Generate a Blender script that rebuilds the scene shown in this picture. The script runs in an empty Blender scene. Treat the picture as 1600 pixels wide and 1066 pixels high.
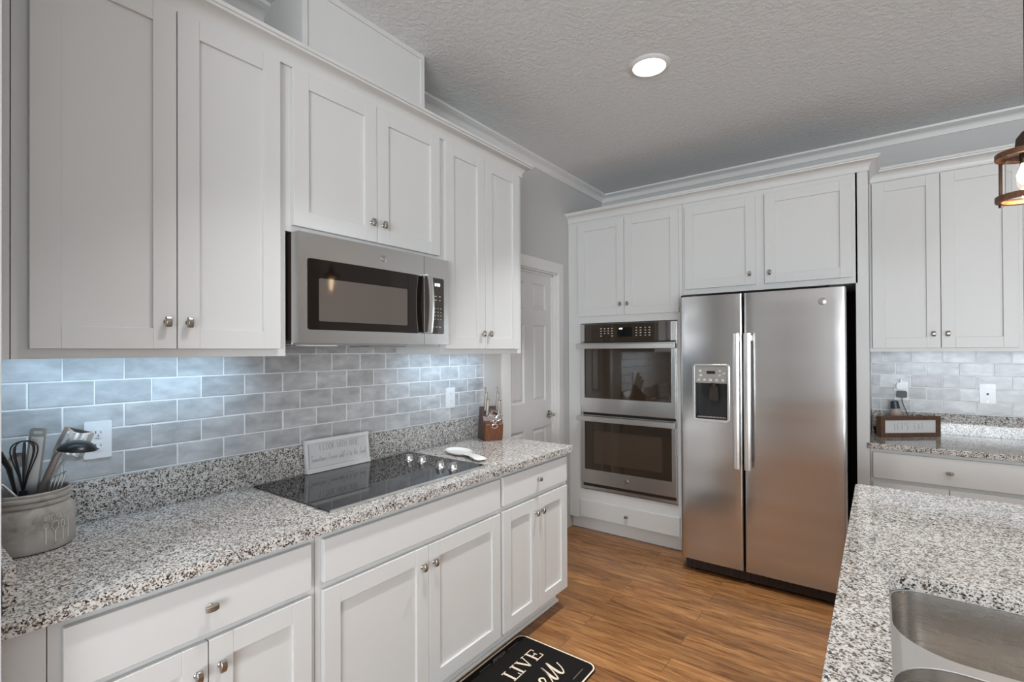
import bpy, bmesh, math, random
from mathutils import Vector, Matrix
PI = math.pi
random.seed(4)
S = bpy.context.scene
C = S.collection

# ------------------------------------------------------------------ camera
def make_camera():
    f, th, pi, ro, ppy, cx, H = 770.107, 0.6398, 0.0053, -0.0046, 544.6, 2.0415, 1.4224
    F = Vector((-math.sin(th)*math.cos(pi), math.cos(th)*math.cos(pi), math.sin(pi)))
    R = Vector((math.cos(th), math.sin(th), 0)); U = R.cross(F)
    c, s = math.cos(ro), math.sin(ro)
    R2 = c*R + s*U; U2 = -s*R + c*U
    cd = bpy.data.cameras.new('camera'); co = bpy.data.objects.new('camera', cd); C.objects.link(co)
    m = Matrix((( R2.x, U2.x, -F.x, cx), (R2.y, U2.y, -F.y, 0), (R2.z, U2.z, -F.z, H), (0, 0, 0, 1)))
    co.matrix_world = m
    cd.sensor_width = 36; cd.lens = f*36/1600; cd.shift_y = (ppy-533)/1600
    cd.clip_start = 0.05; cd.clip_end = 60
    S.camera = co
make_camera()

# ------------------------------------------------------------------ world, lights, exposure
S.view_settings.view_transform = 'Standard'; S.view_settings.look = 'None'
S.view_settings.gamma = 1.0; S.view_settings.exposure = 0.17; S.view_settings.use_curve_mapping = False
W = bpy.data.worlds.new('world'); S.world = W; W.use_nodes = True
W.node_tree.nodes['Background'].inputs[0].default_value = (0.80, 0.88, 1.0, 1)
W.node_tree.nodes['Background'].inputs[1].default_value = 1.7

def area(name, loc, direction, sx, sy, power, col, shape='RECTANGLE', spread=PI):
    l = bpy.data.lights.new(name, 'AREA'); l.shape = shape; l.size = sx; l.size_y = sy
    l.energy = power; l.color = col; l.spread = spread
    o = bpy.data.objects.new(name, l); C.objects.link(o); o.location = loc
    o.rotation_euler = Vector(direction).to_track_quat('-Z', 'Y').to_euler()
    return o
# added fill lamps inside the unseen far openings, standing in for daylight
area('window_fill', (5.72, -0.6, 1.45), (-1, 0.15, 0.4), 3.4, 1.8, 20, (0.86, 0.94, 1.0))
area('patio_fill', (4.3, -5.1, 1.25), (-0.15, 1, 0.45), 2.8, 2.2, 285, (0.88, 0.945, 1.0))
# the recessed ceiling lamps (disc just under each lens)
LAMPS = [(1.12, 2.40), (1.12, 1.0), (1.12, -0.5), (3.4, 2.4), (3.4, 0.6), (3.4, -1.6)]
for (x, y) in LAMPS:
    area('downlight_lamp', (x, y, 2.825), (0, 0, -1), 0.14, 0.14, (5.5 if y < 0 else 7.0 if y < 1.5 else 11.0) if x < 2 else (11.0 if y > 2 else 9.0), (0.97, 0.985, 1.0), 'DISK', 1.5)
# LED strips under the wall cabinets
area('under_cabinet_lamp', (0.17, 0.58, 1.404), (-0.9, 0, -1), 0.66, 0.03, 0.75, (0.50, 0.76, 1.0), 'RECTANGLE', 2.2)
area('under_cabinet_lamp', (0.17, 2.06, 1.404), (-0.9, 0, -1), 0.62, 0.03, 0.60, (0.54, 0.78, 1.0), 'RECTANGLE', 2.2)
area('under_cabinet_lamp', (2.55, 3.93, 1.404), (0, 0.8, -1), 1.00, 0.04, 0.50, (0.66, 0.84, 1.0), 'RECTANGLE', 2.4)
def point(name, loc, power, col, r=0.02):
    l = bpy.data.lights.new(name, 'POINT'); l.energy = power; l.color = col; l.shadow_soft_size = r
    o = bpy.data.objects.new(name, l); C.objects.link(o); o.location = loc
    return o

# ------------------------------------------------------------------ material helpers
MATS = {}
def mat(name, col=(0.8, 0.8, 0.8), rough=0.5, metal=0.0, **kw):
    m = bpy.data.materials.new(name); m.use_nodes = True
    b = m.node_tree.nodes['Principled BSDF']
    b.inputs['Base Color'].default_value = (*col, 1); b.inputs['Roughness'].default_value = rough
    b.inputs['Metallic'].default_value = metal
    for k, v in kw.items(): b.inputs[k.replace('_', ' ')].default_value = v
    MATS[name] = m
    return m
def N(m, t, **kw):
    n = m.node_tree.nodes.new(t)
    for k, v in kw.items(): setattr(n, k, v)
    return n
def L(m, a, b): m.node_tree.links.new(a, b)
def BS(m): return m.node_tree.nodes['Principled BSDF']
def coords(m, scale=(1, 1, 1), src='Object', rot=(0, 0, 0)):
    tc = N(m, 'ShaderNodeTexCoord'); mp = N(m, 'ShaderNodeMapping')
    mp.inputs['Scale'].default_value = scale; mp.inputs['Rotation'].default_value = rot
    L(m, tc.outputs[src], mp.inputs['Vector'])
    return mp.outputs[0]
def noise(m, vec, scale, detail=2, rough=0.5, dist=0.0):
    n = N(m, 'ShaderNodeTexNoise'); n.inputs['Scale'].default_value = scale
    n.inputs['Detail'].default_value = detail; n.inputs['Roughness'].default_value = rough
    n.inputs['Distortion'].default_value = dist
    if vec is not None: L(m, vec, n.inputs['Vector'])
    return n
def ramp(m, fac, stops, interp='LINEAR'):
    r = N(m, 'ShaderNodeValToRGB'); r.color_ramp.interpolation = interp
    e = r.color_ramp.elements
    while len(e) < len(stops): e.new(0.5)
    for i, (p, c) in enumerate(stops):
        e[i].position = p; e[i].color = (*c, 1)
    L(m, fac, r.inputs[0])
    return r.outputs[0]
def mix(m, fac, a, b, mode='MIX'):
    n = N(m, 'ShaderNodeMix', data_type='RGBA', blend_type=mode)
    if isinstance(fac, float): n.inputs[0].default_value = fac
    else: L(m, fac, n.inputs[0])
    for i, v in ((6, a), (7, b)):
        if isinstance(v, tuple): n.inputs[i].default_value = (*v, 1)
        else: L(m, v, n.inputs[i])
    return n.outputs[2]
def bump(m, h, strength, dist=0.01):
    b = N(m, 'ShaderNodeBump'); b.inputs['Strength'].default_value = strength
    b.inputs['Distance'].default_value = dist
    L(m, h, b.inputs['Height']); L(m, b.outputs[0], BS(m).inputs['Normal'])
    return b

# ---- paints
m = mat('cabinet_paint', (0.645, 0.645, 0.63), 0.38)
v = coords(m, (1, 1, 1)); n = noise(m, v, 60, 2); bump(m, n.outputs[0], 0.03, 0.002)
mat('trim_paint', (0.72, 0.71, 0.69), 0.4)
mat('door_paint', (0.66, 0.65, 0.64), 0.42)
m = mat('wall_paint', (0.53, 0.527, 0.515), 0.8)
n = noise(m, coords(m), 140, 3); bump(m, n.outputs[0], 0.12, 0.004)
m = mat('ceiling_paint', (0.74, 0.76, 0.765), 0.9)
v = coords(m)
n1 = noise(m, v, 42, 4, 0.6, 0.4); r1 = ramp(m, n1.outputs[0], [(0.42, (0, 0, 0)), (0.60, (1, 1, 1))])
bump(m, r1, 0.42, 0.006)
mat('dark_gap', (0.03, 0.018, 0.014), 0.7)  # painted shade of the fridge bay, and the black of the toe grille
# ---- granite
def granite(name):
    m = mat(name, rough=0.055, IOR=1.62)
    v = coords(m)
    nd = noise(m, v, 150, 2)
    vm = N(m, 'ShaderNodeMix', data_type='RGBA', blend_type='LINEAR_LIGHT'); vm.inputs[0].default_value = 0.004
    L(m, v, vm.inputs[6]); L(m, nd.outputs['Color'], vm.inputs[7])
    vo = N(m, 'ShaderNodeTexVoronoi'); vo.inputs['Scale'].default_value = 290; L(m, vm.outputs[2], vo.inputs['Vector'])
    sp = N(m, 'ShaderNodeSeparateColor'); L(m, vo.outputs['Color'], sp.inputs[0])
    cl = noise(m, v, 60, 3, 0.6)
    ad = N(m, 'ShaderNodeMath', operation='MULTIPLY_ADD'); ad.inputs[1].default_value = 1.1; ad.inputs[2].default_value = -0.55
    L(m, cl.outputs[0], ad.inputs[0])
    su = N(m, 'ShaderNodeMath', operation='ADD'); L(m, sp.outputs[0], su.inputs[0]); L(m, ad.outputs[0], su.inputs[1])
    base = ramp(m, su.outputs[0], [(0.0, (0.016, 0.012, 0.010)), (0.16, (0.035, 0.028, 0.024)), (0.21, (0.17, 0.145, 0.125)),
                                   (0.32, (0.34, 0.31, 0.28)), (0.40, (0.54, 0.52, 0.49)), (1.0, (0.72, 0.70, 0.67))])
    br = ramp(m, sp.outputs[1], [(0.86, (0, 0, 0)), (0.90, (1, 1, 1))])
    col = mix(m, br, base, (0.22, 0.165, 0.12))
    n2 = noise(m, v, 7, 2); t = ramp(m, n2.outputs[0], [(0.35, (0.9, 0.9, 0.9)), (0.65, (1.05, 1.05, 1.05))])
    col = mix(m, 1.0, col, t, 'MULTIPLY')
    L(m, col, BS(m).inputs['Base Color'])
    return m
granite('granite')
# ---- tile and grout
m = mat('tile_glaze', rough=0.28)
v = coords(m)
gi = N(m, 'ShaderNodeNewGeometry')
v2 = N(m, 'ShaderNodeVectorMath', operation='ADD'); L(m, v, v2.inputs[0])
cb = N(m, 'ShaderNodeCombineXYZ'); mu = N(m, 'ShaderNodeMath', operation='MULTIPLY'); mu.inputs[1].default_value = 37
L(m, gi.outputs['Random Per Island'], mu.inputs[0])
for i in range(3): L(m, mu.outputs[0], cb.inputs[i])
L(m, cb.outputs[0], v2.inputs[1])
sc = N(m, 'ShaderNodeVectorMath', operation='MULTIPLY'); sc.inputs[1].default_value = (1, 1, 2.2)
L(m, v2.outputs[0], sc.inputs[0])
n1 = noise(m, sc.outputs[0], 11, 3, 0.55, 0.25)
c1 = ramp(m, n1.outputs[0], [(0.28, (0.37, 0.37, 0.37)), (0.5, (0.48, 0.48, 0.48)), (0.72, (0.60, 0.60, 0.60))])
pr = ramp(m, gi.outputs['Random Per Island'], [(0, (0.86, 0.855, 0.85)), (1, (1.10, 1.10, 1.10))])
L(m, mix(m, 1.0, c1, pr, 'MULTIPLY'), BS(m).inputs['Base Color'])
n2 = noise(m, v2.outputs[0], 22, 2); bump(m, n2.outputs[0], 0.35, 0.004)
mat('grout', (0.82, 0.82, 0.81), 0.8)
# ---- wood floor: planks run along x
m = mat('floor_wood', rough=0.30)
v = coords(m)
bk = N(m, 'ShaderNodeTexBrick'); bk.offset = 0.37; bk.offset_frequency = 2
for k, x in (('Scale', 1.0), ('Mortar Size', 0.0012), ('Mortar Smooth', 0.1), ('Brick Width', 1.25), ('Row Height', 0.128)):
    bk.inputs[k].default_value = x
bk.inputs['Color1'].default_value = (0, 0, 0, 1); bk.inputs['Color2'].default_value = (1, 1, 1, 1)
bk.inputs['Mortar'].default_value = (0.5, 0.5, 0.5, 1)
L(m, v, bk.inputs['Vector'])
sepc = N(m, 'ShaderNodeSeparateColor'); L(m, bk.outputs['Color'], sepc.inputs[0])
off = N(m, 'ShaderNodeCombineXYZ'); mm = N(m, 'ShaderNodeMath', operation='MULTIPLY'); mm.inputs[1].default_value = 9
L(m, sepc.outputs[0], mm.inputs[0]); L(m, mm.outputs[0], off.inputs[0]); L(m, mm.outputs[0], off.inputs[2])
va = N(m, 'ShaderNodeVectorMath', operation='ADD'); L(m, v, va.inputs[0]); L(m, off.outputs[0], va.inputs[1])
vs = N(m, 'ShaderNodeVectorMath', operation='MULTIPLY'); vs.inputs[1].default_value = (1.3, 11, 1); L(m, va.outputs[0], vs.inputs[0])
g1 = noise(m, vs.outputs[0], 2.6, 6, 0.62, 1.3)
vs2 = N(m, 'ShaderNodeVectorMath', operation='MULTIPLY'); vs2.inputs[1].default_value = (4, 90, 1); L(m, va.outputs[0], vs2.inputs[0])
g2 = noise(m, vs2.outputs[0], 2.0, 3, 0.6)
cw = ramp(m, g1.outputs[0], [(0.25, (0.105, 0.040, 0.014)), (0.45, (0.27, 0.122, 0.044)), (0.62, (0.40, 0.20, 0.076)), (0.8, (0.50, 0.285, 0.125))])
tn = ramp(m, sepc.outputs[0], [(0, (0.74, 0.72, 0.70)), (1, (1.12, 1.10, 1.06))])
cw = mix(m, 1.0, cw, tn, 'MULTIPLY')
f2 = ramp(m, g2.outputs[0], [(0.3, (0.80, 0.78, 0.76)), (0.6, (1.05, 1.05, 1.05))])
cw = mix(m, 1.0, cw, f2, 'MULTIPLY')
nk = noise(m, vs.outputs[0], 1.1, 3, 0.7, 2.5)
kn = ramp(m, nk.outputs[0], [(0.64, (0, 0, 0)), (0.78, (0.75, 0.75, 0.75))])
cw = mix(m, kn, cw, (0.085, 0.045, 0.025))
cw = mix(m, bk.outputs['Fac'], cw, (0.10, 0.045, 0.018))
L(m, cw, BS(m).inputs['Base Color']); bump(m, g2.outputs[0], 0.06, 0.002)
# ---- metals
def steel(name, col, rough, stretch, bstr=0.05, wavy=0.0, aniso=0.0):
    m = mat(name, col, rough, 1.0, Anisotropic=aniso)
    v = coords(m, stretch)
    n = noise(m, v, 3, 3, 0.6)
    r = N(m, 'ShaderNodeMapRange'); r.inputs[3].default_value = rough*0.92; r.inputs[4].default_value = rough*1.08
    L(m, n.outputs[0], r.inputs[0]); L(m, r.outputs[0], BS(m).inputs['Roughness'])
    b = bump(m, n.outputs[0], bstr, 0.002)
    if wavy:
        v2 = coords(m, (0.22, 1, 1.6)); n2 = noise(m, v2, 2.6, 1, 0.4)
        b2 = N(m, 'ShaderNodeBump'); b2.inputs['Strength'].default_value = wavy; b2.inputs['Distance'].default_value = 0.03
        L(m, n2.outputs[0], b2.inputs['Height']); L(m, b2.outputs[0], b.inputs['Normal'])
    return m
steel('steel', (0.62, 0.615, 0.605), 0.25, (2, 2, 160), 0.0, 0, 0.0)
BS(MATS['steel']).inputs['Anisotropic Rotation'].default_value = 0.25
steel('fridge_steel', (0.56, 0.55, 0.545), 0.20, (1.5, 1.5, 170), 0.02, 0.28)
steel('handle_steel', (0.74, 0.73, 0.71), 0.30, (160, 160, 2))
steel('sink_steel', (0.60, 0.575, 0.545), 0.27, (3, 3, 120), 0.008)
mat('sink_rim', (0.62, 0.61, 0.60), 0.38, 0.85)
mat('nickel', (0.42, 0.39, 0.35), 0.26, 1.0)
mat('chrome', (0.80, 0.79, 0.77), 0.12, 1.0)
mat('knob_satin', (0.58, 0.57, 0.55), 0.30, 1.0)
mat('utensil_steel', (0.50, 0.50, 0.49), 0.30, 1.0)
mat('turner_handle', (0.34, 0.31, 0.29), 0.35, 0.7)
mat('black_plastic', (0.012, 0.012, 0.013), 0.32)
mat('black_body', (0.022, 0.014, 0.011), 0.5)
mat('oven_glass', (0.030, 0.019, 0.011), 0.05, 0.0, Specular_IOR_Level=0.8)
mat('oven_window', (0.055, 0.037, 0.025), 0.09, 0.0, Specular_IOR_Level=0.6)
mat('mw_window', (0.105, 0.088, 0.075), 0.05, 0.0)
mat('black_glass', (0.006, 0.006, 0.007), 0.03, 0.0, IOR=1.75)
mat('mw_glass', (0.010, 0.006, 0.004), 0.05, 0.0, IOR=1.45)
mat('display', (0.004, 0.004, 0.005), 0.08)
mat('print_white', (0.55, 0.55, 0.52), 0.5)
mat('glow_digits', (0.9, 0.95, 1.0), 0.5, 0, Emission_Color=(0.85, 0.93, 1, 1), Emission_Strength=1.6)
mat('white_plastic', (0.80, 0.80, 0.80), 0.3)
mat('slot_dark', (0.05, 0.05, 0.05), 0.6)
mat('print_grey', (0.24, 0.24, 0.24), 0.7)
m = mat('distressed_white', (0.74, 0.735, 0.72), 0.6)
n = noise(m, coords(m), 45, 4, 0.7); L(m, mix(m, ramp(m, n.outputs[0], [(0.70, (0, 0, 0)), (0.73, (1, 1, 1))]), (0.72, 0.715, 0.70), (0.06, 0.05, 0.045)), BS(m).inputs['Base Color'])
mat('sign_face', (0.62, 0.615, 0.605), 0.6)
def wood(name, a, b, scale=(3, 3, 25), rough=0.45):
    m = mat(name, rough=rough); n = noise(m, coords(m, scale), 3, 5, 0.6, 0.8)
    L(m, ramp(m, n.outputs[0], [(0.3, a), (0.7, b)]), BS(m).inputs['Base Color']); return m
wood('block_wood', (0.085, 0.026, 0.010), (0.21, 0.075, 0.028), (20, 20, 3))
wood('block_wood_side', (0.055, 0.028, 0.022), (0.12, 0.065, 0.05), (20, 20, 3))
wood('frame_wood', (0.05, 0.022, 0.010), (0.15, 0.072, 0.034), (6, 25, 25), 0.6)
m = mat('stoneware', (0.45, 0.41, 0.37), 0.45)
n = noise(m, coords(m), 14, 5, 0.65, 0.5)
L(m, ramp(m, n.outputs[0], [(0.30, (0.17, 0.15, 0.13)), (0.44, (0.34, 0.31, 0.28)), (0.7, (0.46, 0.43, 0.40))]), BS(m).inputs['Base Color'])
mat('stoneware_relief', (0.66, 0.65, 0.62), 0.4)
mat('white_ceramic', (0.82, 0.81, 0.78), 0.15)
mat('knife_handle', (0.78, 0.76, 0.70), 0.28, 0.7)
mat('mat_black', (0.010, 0.0085, 0.008), 0.95, 0.0, Specular_IOR_Level=0.15)
mat('mat_cream', (0.80, 0.66, 0.50), 0.7)
mat('mat_grey', (0.17, 0.15, 0.14), 0.7)
wood('pendant_wood', (0.10, 0.04, 0.018), (0.19, 0.085, 0.04), (15, 15, 15), 0.5)
mat('pendant_bronze', (0.08, 0.055, 0.045), 0.4, 0.8)
mat('clear_glass', (1, 1, 1), 0.02, 0, Transmission_Weight=1.0, IOR=1.25)
mat('bulb_glow', (1, 0.8, 0.5), 0.5, 0, Emission_Color=(1.0, 0.72, 0.40, 1), Emission_Strength=14)
mat('lamp_lens', (1, 1, 1), 0.5, 0, Emission_Color=(1.0, 0.98, 0.94, 1), Emission_Strength=9)
mat('adapter_blue', (0.02, 0.035, 0.05), 0.35)
mat('tan_plastic', (0.42, 0.34, 0.27), 0.5)
mat('clear_bits', (0.35, 0.35, 0.33), 0.15, 0.6)

# ------------------------------------------------------------------ object helpers
def wloc(o):
    v = Vector((0, 0, 0))
    while o is not None: v += o.location; o = o.parent
    return v
def thing(name, loc, label, cat, group=None):
    o = bpy.data.objects.new(name, None); o.empty_display_size = 0.05; C.objects.link(o)
    o.location = loc; o['label'] = label; o['category'] = cat
    if group: o['group'] = group
    return o
def tag(o, label, cat, group=None):
    o['label'] = label; o['category'] = cat
    if group: o['group'] = group
    return o
LF = lambda u, w, z: (w, u, z)        # units on the left wall: u runs away from the camera, w out of the wall
BF = lambda u, w, z: (u, -w, z)       # units on the back wall: u runs right, w out towards the room
WF = lambda x, y, z: (x, y, z)
class MB:
    def __init__(s, fr=WF): s.bm = bmesh.new(); s.fr = fr
    def v(s, p): return s.bm.verts.new(s.fr(*p))
    def box(s, a, b):
        (x0, y0, z0), (x1, y1, z1) = a, b
        V = [s.v(p) for p in ((x0, y0, z0), (x1, y0, z0), (x1, y1, z0), (x0, y1, z0), (x0, y0, z1), (x1, y0, z1), (x1, y1, z1), (x0, y1, z1))]
        for f in ((0, 1, 2, 3), (4, 5, 6, 7), (0, 1, 5, 4), (1, 2, 6, 5), (2, 3, 7, 6), (3, 0, 4, 7)):
            s.bm.faces.new([V[i] for i in f])
        return s
    def hull(s, bot, top):
        """prism between two equal-length loops of 3D points"""
        A = [s.v(p) for p in bot]; B = [s.v(p) for p in top]; n = len(A)
        for i in range(n): s.bm.faces.new((A[i], A[(i+1) % n], B[(i+1) % n], B[i]))
        s.bm.faces.new(A); s.bm.faces.new(B)
        return s
    def plate(s, loops, c0, c1, to3):
        """2D outline with holes, extruded from c0 to c1; to3(a,b,c)->point"""
        sides = []
        for c in (c0, c1):
            edges = []; rings = []
            for lp in loops:
                R = [s.v(to3(a, b, c)) for a, b in lp]; rings.append(R)
                for i in range(len(R)): edges.append(s.bm.edges.new((R[i], R[(i+1) % len(R)])))
            bmesh.ops.triangle_fill(s.bm, edges=edges, use_beauty=True)
            sides.append(rings)
        for A, B in zip(*sides):
            n = len(A)
            for i in range(n): s.bm.faces.new((A[i], A[(i+1) % n], B[(i+1) % n], B[i]))
        return s
    def tube(s, pts, r, seg=10, closed=False, cap=True, flat=1.0):
        P = [Vector(p) for p in pts]; n = len(P); rings = []
        rr = r if isinstance(r, (list, tuple)) else [r]*n
        up = Vector((0.123, 0.31, 1)).normalized(); prev = None
        for i in range(n):
            a = P[(i-1) % n] if (closed or i > 0) else P[i]; b = P[(i+1) % n] if (closed or i < n-1) else P[i]
            t = (b-a).normalized()
            u = (up - t*up.dot(t)) if prev is None else (prev - t*prev.dot(t))
            if u.length < 1e-4: u = t.orthogonal()
            u.normalize(); prev = u; w = t.cross(u)
            rings.append([s.v(P[i] + rr[i]*(math.cos(k*2*PI/seg)*u + flat*math.sin(k*2*PI/seg)*w)) for k in range(seg)])
        for i in range(n if closed else n-1):
            A, B = rings[i], rings[(i+1) % n]
            for k in range(seg): s.bm.faces.new((A[k], A[(k+1) % seg], B[(k+1) % seg], B[k]))
        if cap and not closed: s.bm.faces.new(rings[0]); s.bm.faces.new(rings[-1])
        return s
    def lathe(s, prof, c, seg=32, axis=(0, 0, 1), ox=None):
        ax = Vector(axis).normalized(); u = Vector(ox) if ox else ax.orthogonal().normalized(); w = ax.cross(u); c = Vector(c)
        rings = []
        for r, h in prof:
            if r < 1e-6: rings.append([s.v(c+ax*h)])
            else: rings.append([s.v(c + ax*h + r*(math.cos(k*2*PI/seg)*u + math.sin(k*2*PI/seg)*w)) for k in range(seg)])
        for A, B in zip(rings, rings[1:]):
            if len(A) == 1 and len(B) == 1: continue
            for k in range(seg):
                k2 = (k+1) % seg
                if len(A) == 1: s.bm.faces.new((A[0], B[k], B[k2]))
                elif len(B) == 1: s.bm.faces.new((A[k], A[k2], B[0]))
                else: s.bm.faces.new((A[k], A[k2], B[k2], B[k]))
        return s
    def ribbon(s, pts, w, to3, t=0.0006, closed=False):
        """flat raised stroke along 2D points"""
        n = len(pts); P = [Vector((p[0], p[1])) for p in pts]
        ww = w if isinstance(w, (list, tuple)) else [w]*n
        Lf, Rt = [], []
        for i in range(n):
            a = P[(i-1) % n] if (closed or i > 0) else P[i]; b = P[(i+1) % n] if (closed or i < n-1) else P[i]
            d = (b-a)
            if d.length < 1e-9: d = Vector((1, 0))
            d.normalize(); nn = Vector((-d.y, d.x))*ww[i]*0.5
            Lf.append(P[i]+nn); Rt.append(P[i]-nn)
        rows = [[s.v(to3(q.x, q.y, c)) for q in side] for side in (Lf, Rt) for c in (0.0, t)]
        m_ = n if closed else n-1
        for i in range(m_):
            j = (i+1) % n
            l0, l1, r0, r1 = rows
            s.bm.faces.new((l1[i], l1[j], r1[j], r1[i])); s.bm.faces.new((l0[i], l0[j], l1[j], l1[i])); s.bm.faces.new((r0[i], r0[j], r1[j], r1[i]))
        if not closed:
            for i in (0, n-1): s.bm.faces.new((rows[0][i], rows[1][i], rows[3][i], rows[2][i]))
        return s
    def build(s, name, material, parent=None, bevel=0.0, smooth=False, kind=None, segs=2):
        bm = s.bm; off = wloc(parent)
        if parent is None:
            off = Vector((0, 0, 0))
        bmesh.ops.recalc_face_normals(bm, faces=bm.faces)
        for v_ in bm.verts: v_.co -= off
        me = bpy.data.meshes.new(name); bm.to_mesh(me); bm.free()
        for mm_ in (material if isinstance(material, (list, tuple)) else [material]): me.materials.append(MATS[mm_])
        o = bpy.data.objects.new(name, me); C.objects.link(o)
        if parent is not None: o.parent = parent
        if bevel:
            md = o.modifiers.new('bevel', 'BEVEL'); md.width = bevel; md.segments = segs
            md.limit_method = 'ANGLE'; md.angle_limit = math.radians(35); md.harden_normals = True
        if smooth or bevel:
            me.shade_smooth(); me.set_sharp_from_angle(angle=math.radians(38))
            if bevel:
                for p in me.polygons: p.use_smooth = True
        if kind: o['kind'] = kind
        return o
def top(o, loc=None):
    """move a one-mesh thing's origin to its own base centre"""
    me = o.data; xs = [v.co for v in me.vertices]
    c = Vector(((min(v.x for v in xs)+max(v.x for v in xs))/2, (min(v.y for v in xs)+max(v.y for v in xs))/2, min(v.z for v in xs)))
    for v in me.vertices: v.co -= c
    o.location = c
    return o
def rrect(x0, x1, y0, y1, r, n=6):
    if not isinstance(r, (tuple, list)): r = (r,)*4      # order: x0y0, x1y0, x1y1, x0y1
    out = []
    for (cx, cy, a0, q) in ((x0, y0, PI, 0), (x1, y0, 1.5*PI, 1), (x1, y1, 0, 2), (x0, y1, 0.5*PI, 3)):
        rr = r[q]
        if rr <= 0: out.append((cx, cy)); continue
        ccx = cx + rr*(1 if q in (0, 3) else -1); ccy = cy + rr*(1 if q in (0, 1) else -1)
        for k in range(n+1):
            a = a0 + k*PI/2/n; out.append((ccx+rr*math.cos(a), ccy+rr*math.sin(a)))
    return out
def circ(cx, cy, rx, ry=None, n=24): 
    ry = ry or rx
    return [(cx+rx*math.cos(k*2*PI/n), cy+ry*math.sin(k*2*PI/n)) for k in range(n)]
def sweep(mb, path, prof, closed_ends=True):
    """profile (out, z) swept along a 2D path; 'out' is to the right-hand side of travel, mitred"""
    n = len(path); P = [Vector(p) for p in path]; rings = []
    for i in range(n):
        d0 = (P[i]-P[i-1]).normalized() if i else None; d1 = (P[i+1]-P[i]).normalized() if i < n-1 else None
        if d0 is None: d0 = d1
        if d1 is None: d1 = d0
        n0 = Vector((d0.y, -d0.x)); n1 = Vector((d1.y, -d1.x)); mt = (n0+n1)
        mt = mt/ (mt.length**2) * 2 if mt.length > 1e-6 else n0
        rings.append([mb.v((P[i].x+mt.x*o, P[i].y+mt.y*o, z)) for o, z in prof])
    k = len(prof)
    for A, B in zip(rings, rings[1:]):
        for j in range(k): mb.bm.faces.new((A[j], A[(j+1) % k], B[(j+1) % k], B[j]))
    mb.bm.faces.new(rings[0]); mb.bm.faces.new(rings[-1])
    return mb

# ------------------------------------------------------------------ the room
FZ, CZ = -0.02, 2.84
X1, YB, Y0 = 6.0, 4.141, -5.5
CT = 0.885                        # top of the worktops
MB().box((-0.3, Y0-0.1, FZ-0.1), (X1+0.1, YB+0.1, FZ)).build('floor', 'floor_wood', kind='structure')
MB().box((-0.3, Y0-0.1, CZ), (X1+0.1, YB+0.1, CZ+0.1)).build('ceiling', 'ceiling_paint', kind='structure')
# left wall with the doorway
DY0, DY1, DZ = 2.705, 3.345, 2.03
b = MB()
b.box((-0.12, 0.05, FZ), (0, DY0, CZ)); b.box((-0.12, DY1, FZ), (0, YB+0.1, CZ)); b.box((-0.12, DY0, DZ), (0, DY1, CZ))
b.box((-0.12, Y0-0.1, FZ), (0, 0.05, CZ))
b.build('wall_left', 'wall_paint', kind='structure')
MB().box((0, YB, FZ), (X1+0.1, YB+0.1, CZ)).build('wall_back', 'wall_paint', kind='structure')
MB().box((0, 0.03, FZ), (0.708, 0.1715, CZ)).build('wall_stub', 'wall_paint', kind='structure').name = 'wall_near'
b = MB()      # right wall, behind the camera's right shoulder, with a wide window
wy0, wy1, wz0, wz1 = -2.4, 1.2, 0.45, 2.35
b.box((X1, Y0, FZ), (X1+0.1, wy0, CZ)); b.box((X1, wy1, FZ), (X1+0.1, YB, CZ)); b.box((X1, wy0, FZ), (X1+0.1, wy1, wz0)); b.box((X1, wy0, wz1), (X1+0.1, wy1, CZ))
b.build('wall_right', 'wall_paint', kind='structure')
b = MB()      # wall behind the camera with a patio opening
px0, px1, pz1 = 2.9, 5.7, 2.45
b.box((0, Y0-0.1, FZ), (px0, Y0, CZ)); b.box((px1, Y0-0.1, FZ), (X1, Y0, CZ)); b.box((px0, Y0-0.1, pz1), (px1, Y0, CZ))
b.build('wall_rear', 'wall_paint', kind='structure')
for i, x in enumerate((X1,)):
    b = MB(); b.box((X1+0.02, wy0, wz0), (X1+0.07, wy0+0.06, wz1)); b.box((X1+0.02, wy1-0.06, wz0), (X1+0.07, wy1, wz1)); b.box((X1+0.02, -0.63, wz0), (X1+0.07, -0.57, wz1))
    b.box((X1+0.02, wy0, wz0), (X1+0.07, wy1, wz0+0.06)); b.box((X1+0.02, wy0, wz1-0.06), (X1+0.07, wy1, wz1)); b.build('window_1', 'trim_paint', kind='structure')
b = MB()
for x in (px0, (px0+px1)/2-0.04, px1-0.08): b.box((x, Y0-0.07, FZ), (x+0.08, Y0-0.02, pz1))
b.box((px0, Y0-0.07, pz1-0.08), (px1, Y0-0.02, pz1)); b.box((px0, Y0-0.07, FZ), (px1, Y0-0.02, FZ+0.08)); b.build('window_2', 'trim_paint', kind='structure')

# ceiling crown moulding (out, z)
cove = [(0, 2.782), (0.008, 2.782), (0.010, 2.790)] + [(0.012+0.036*(1-math.cos(a)), 2.793+0.028*math.sin(a)) for a in [i*PI/10 for i in range(0, 6)]] + [(0.052, 2.824), (0.066, 2.828), (0.068, CZ), (0, CZ)]
CH0, CH1, CHX = 1.019, 1.645, 0.295
o = sweep(MB(), [(0, CH1), (0, YB), (X1, YB)], cove).build('trim_1', 'trim_paint', smooth=True, kind='structure')
o = sweep(MB(), [(0, 0.17), (0, CH0)], cove).build('trim_2', 'trim_paint', smooth=True, kind='structure')
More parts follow.
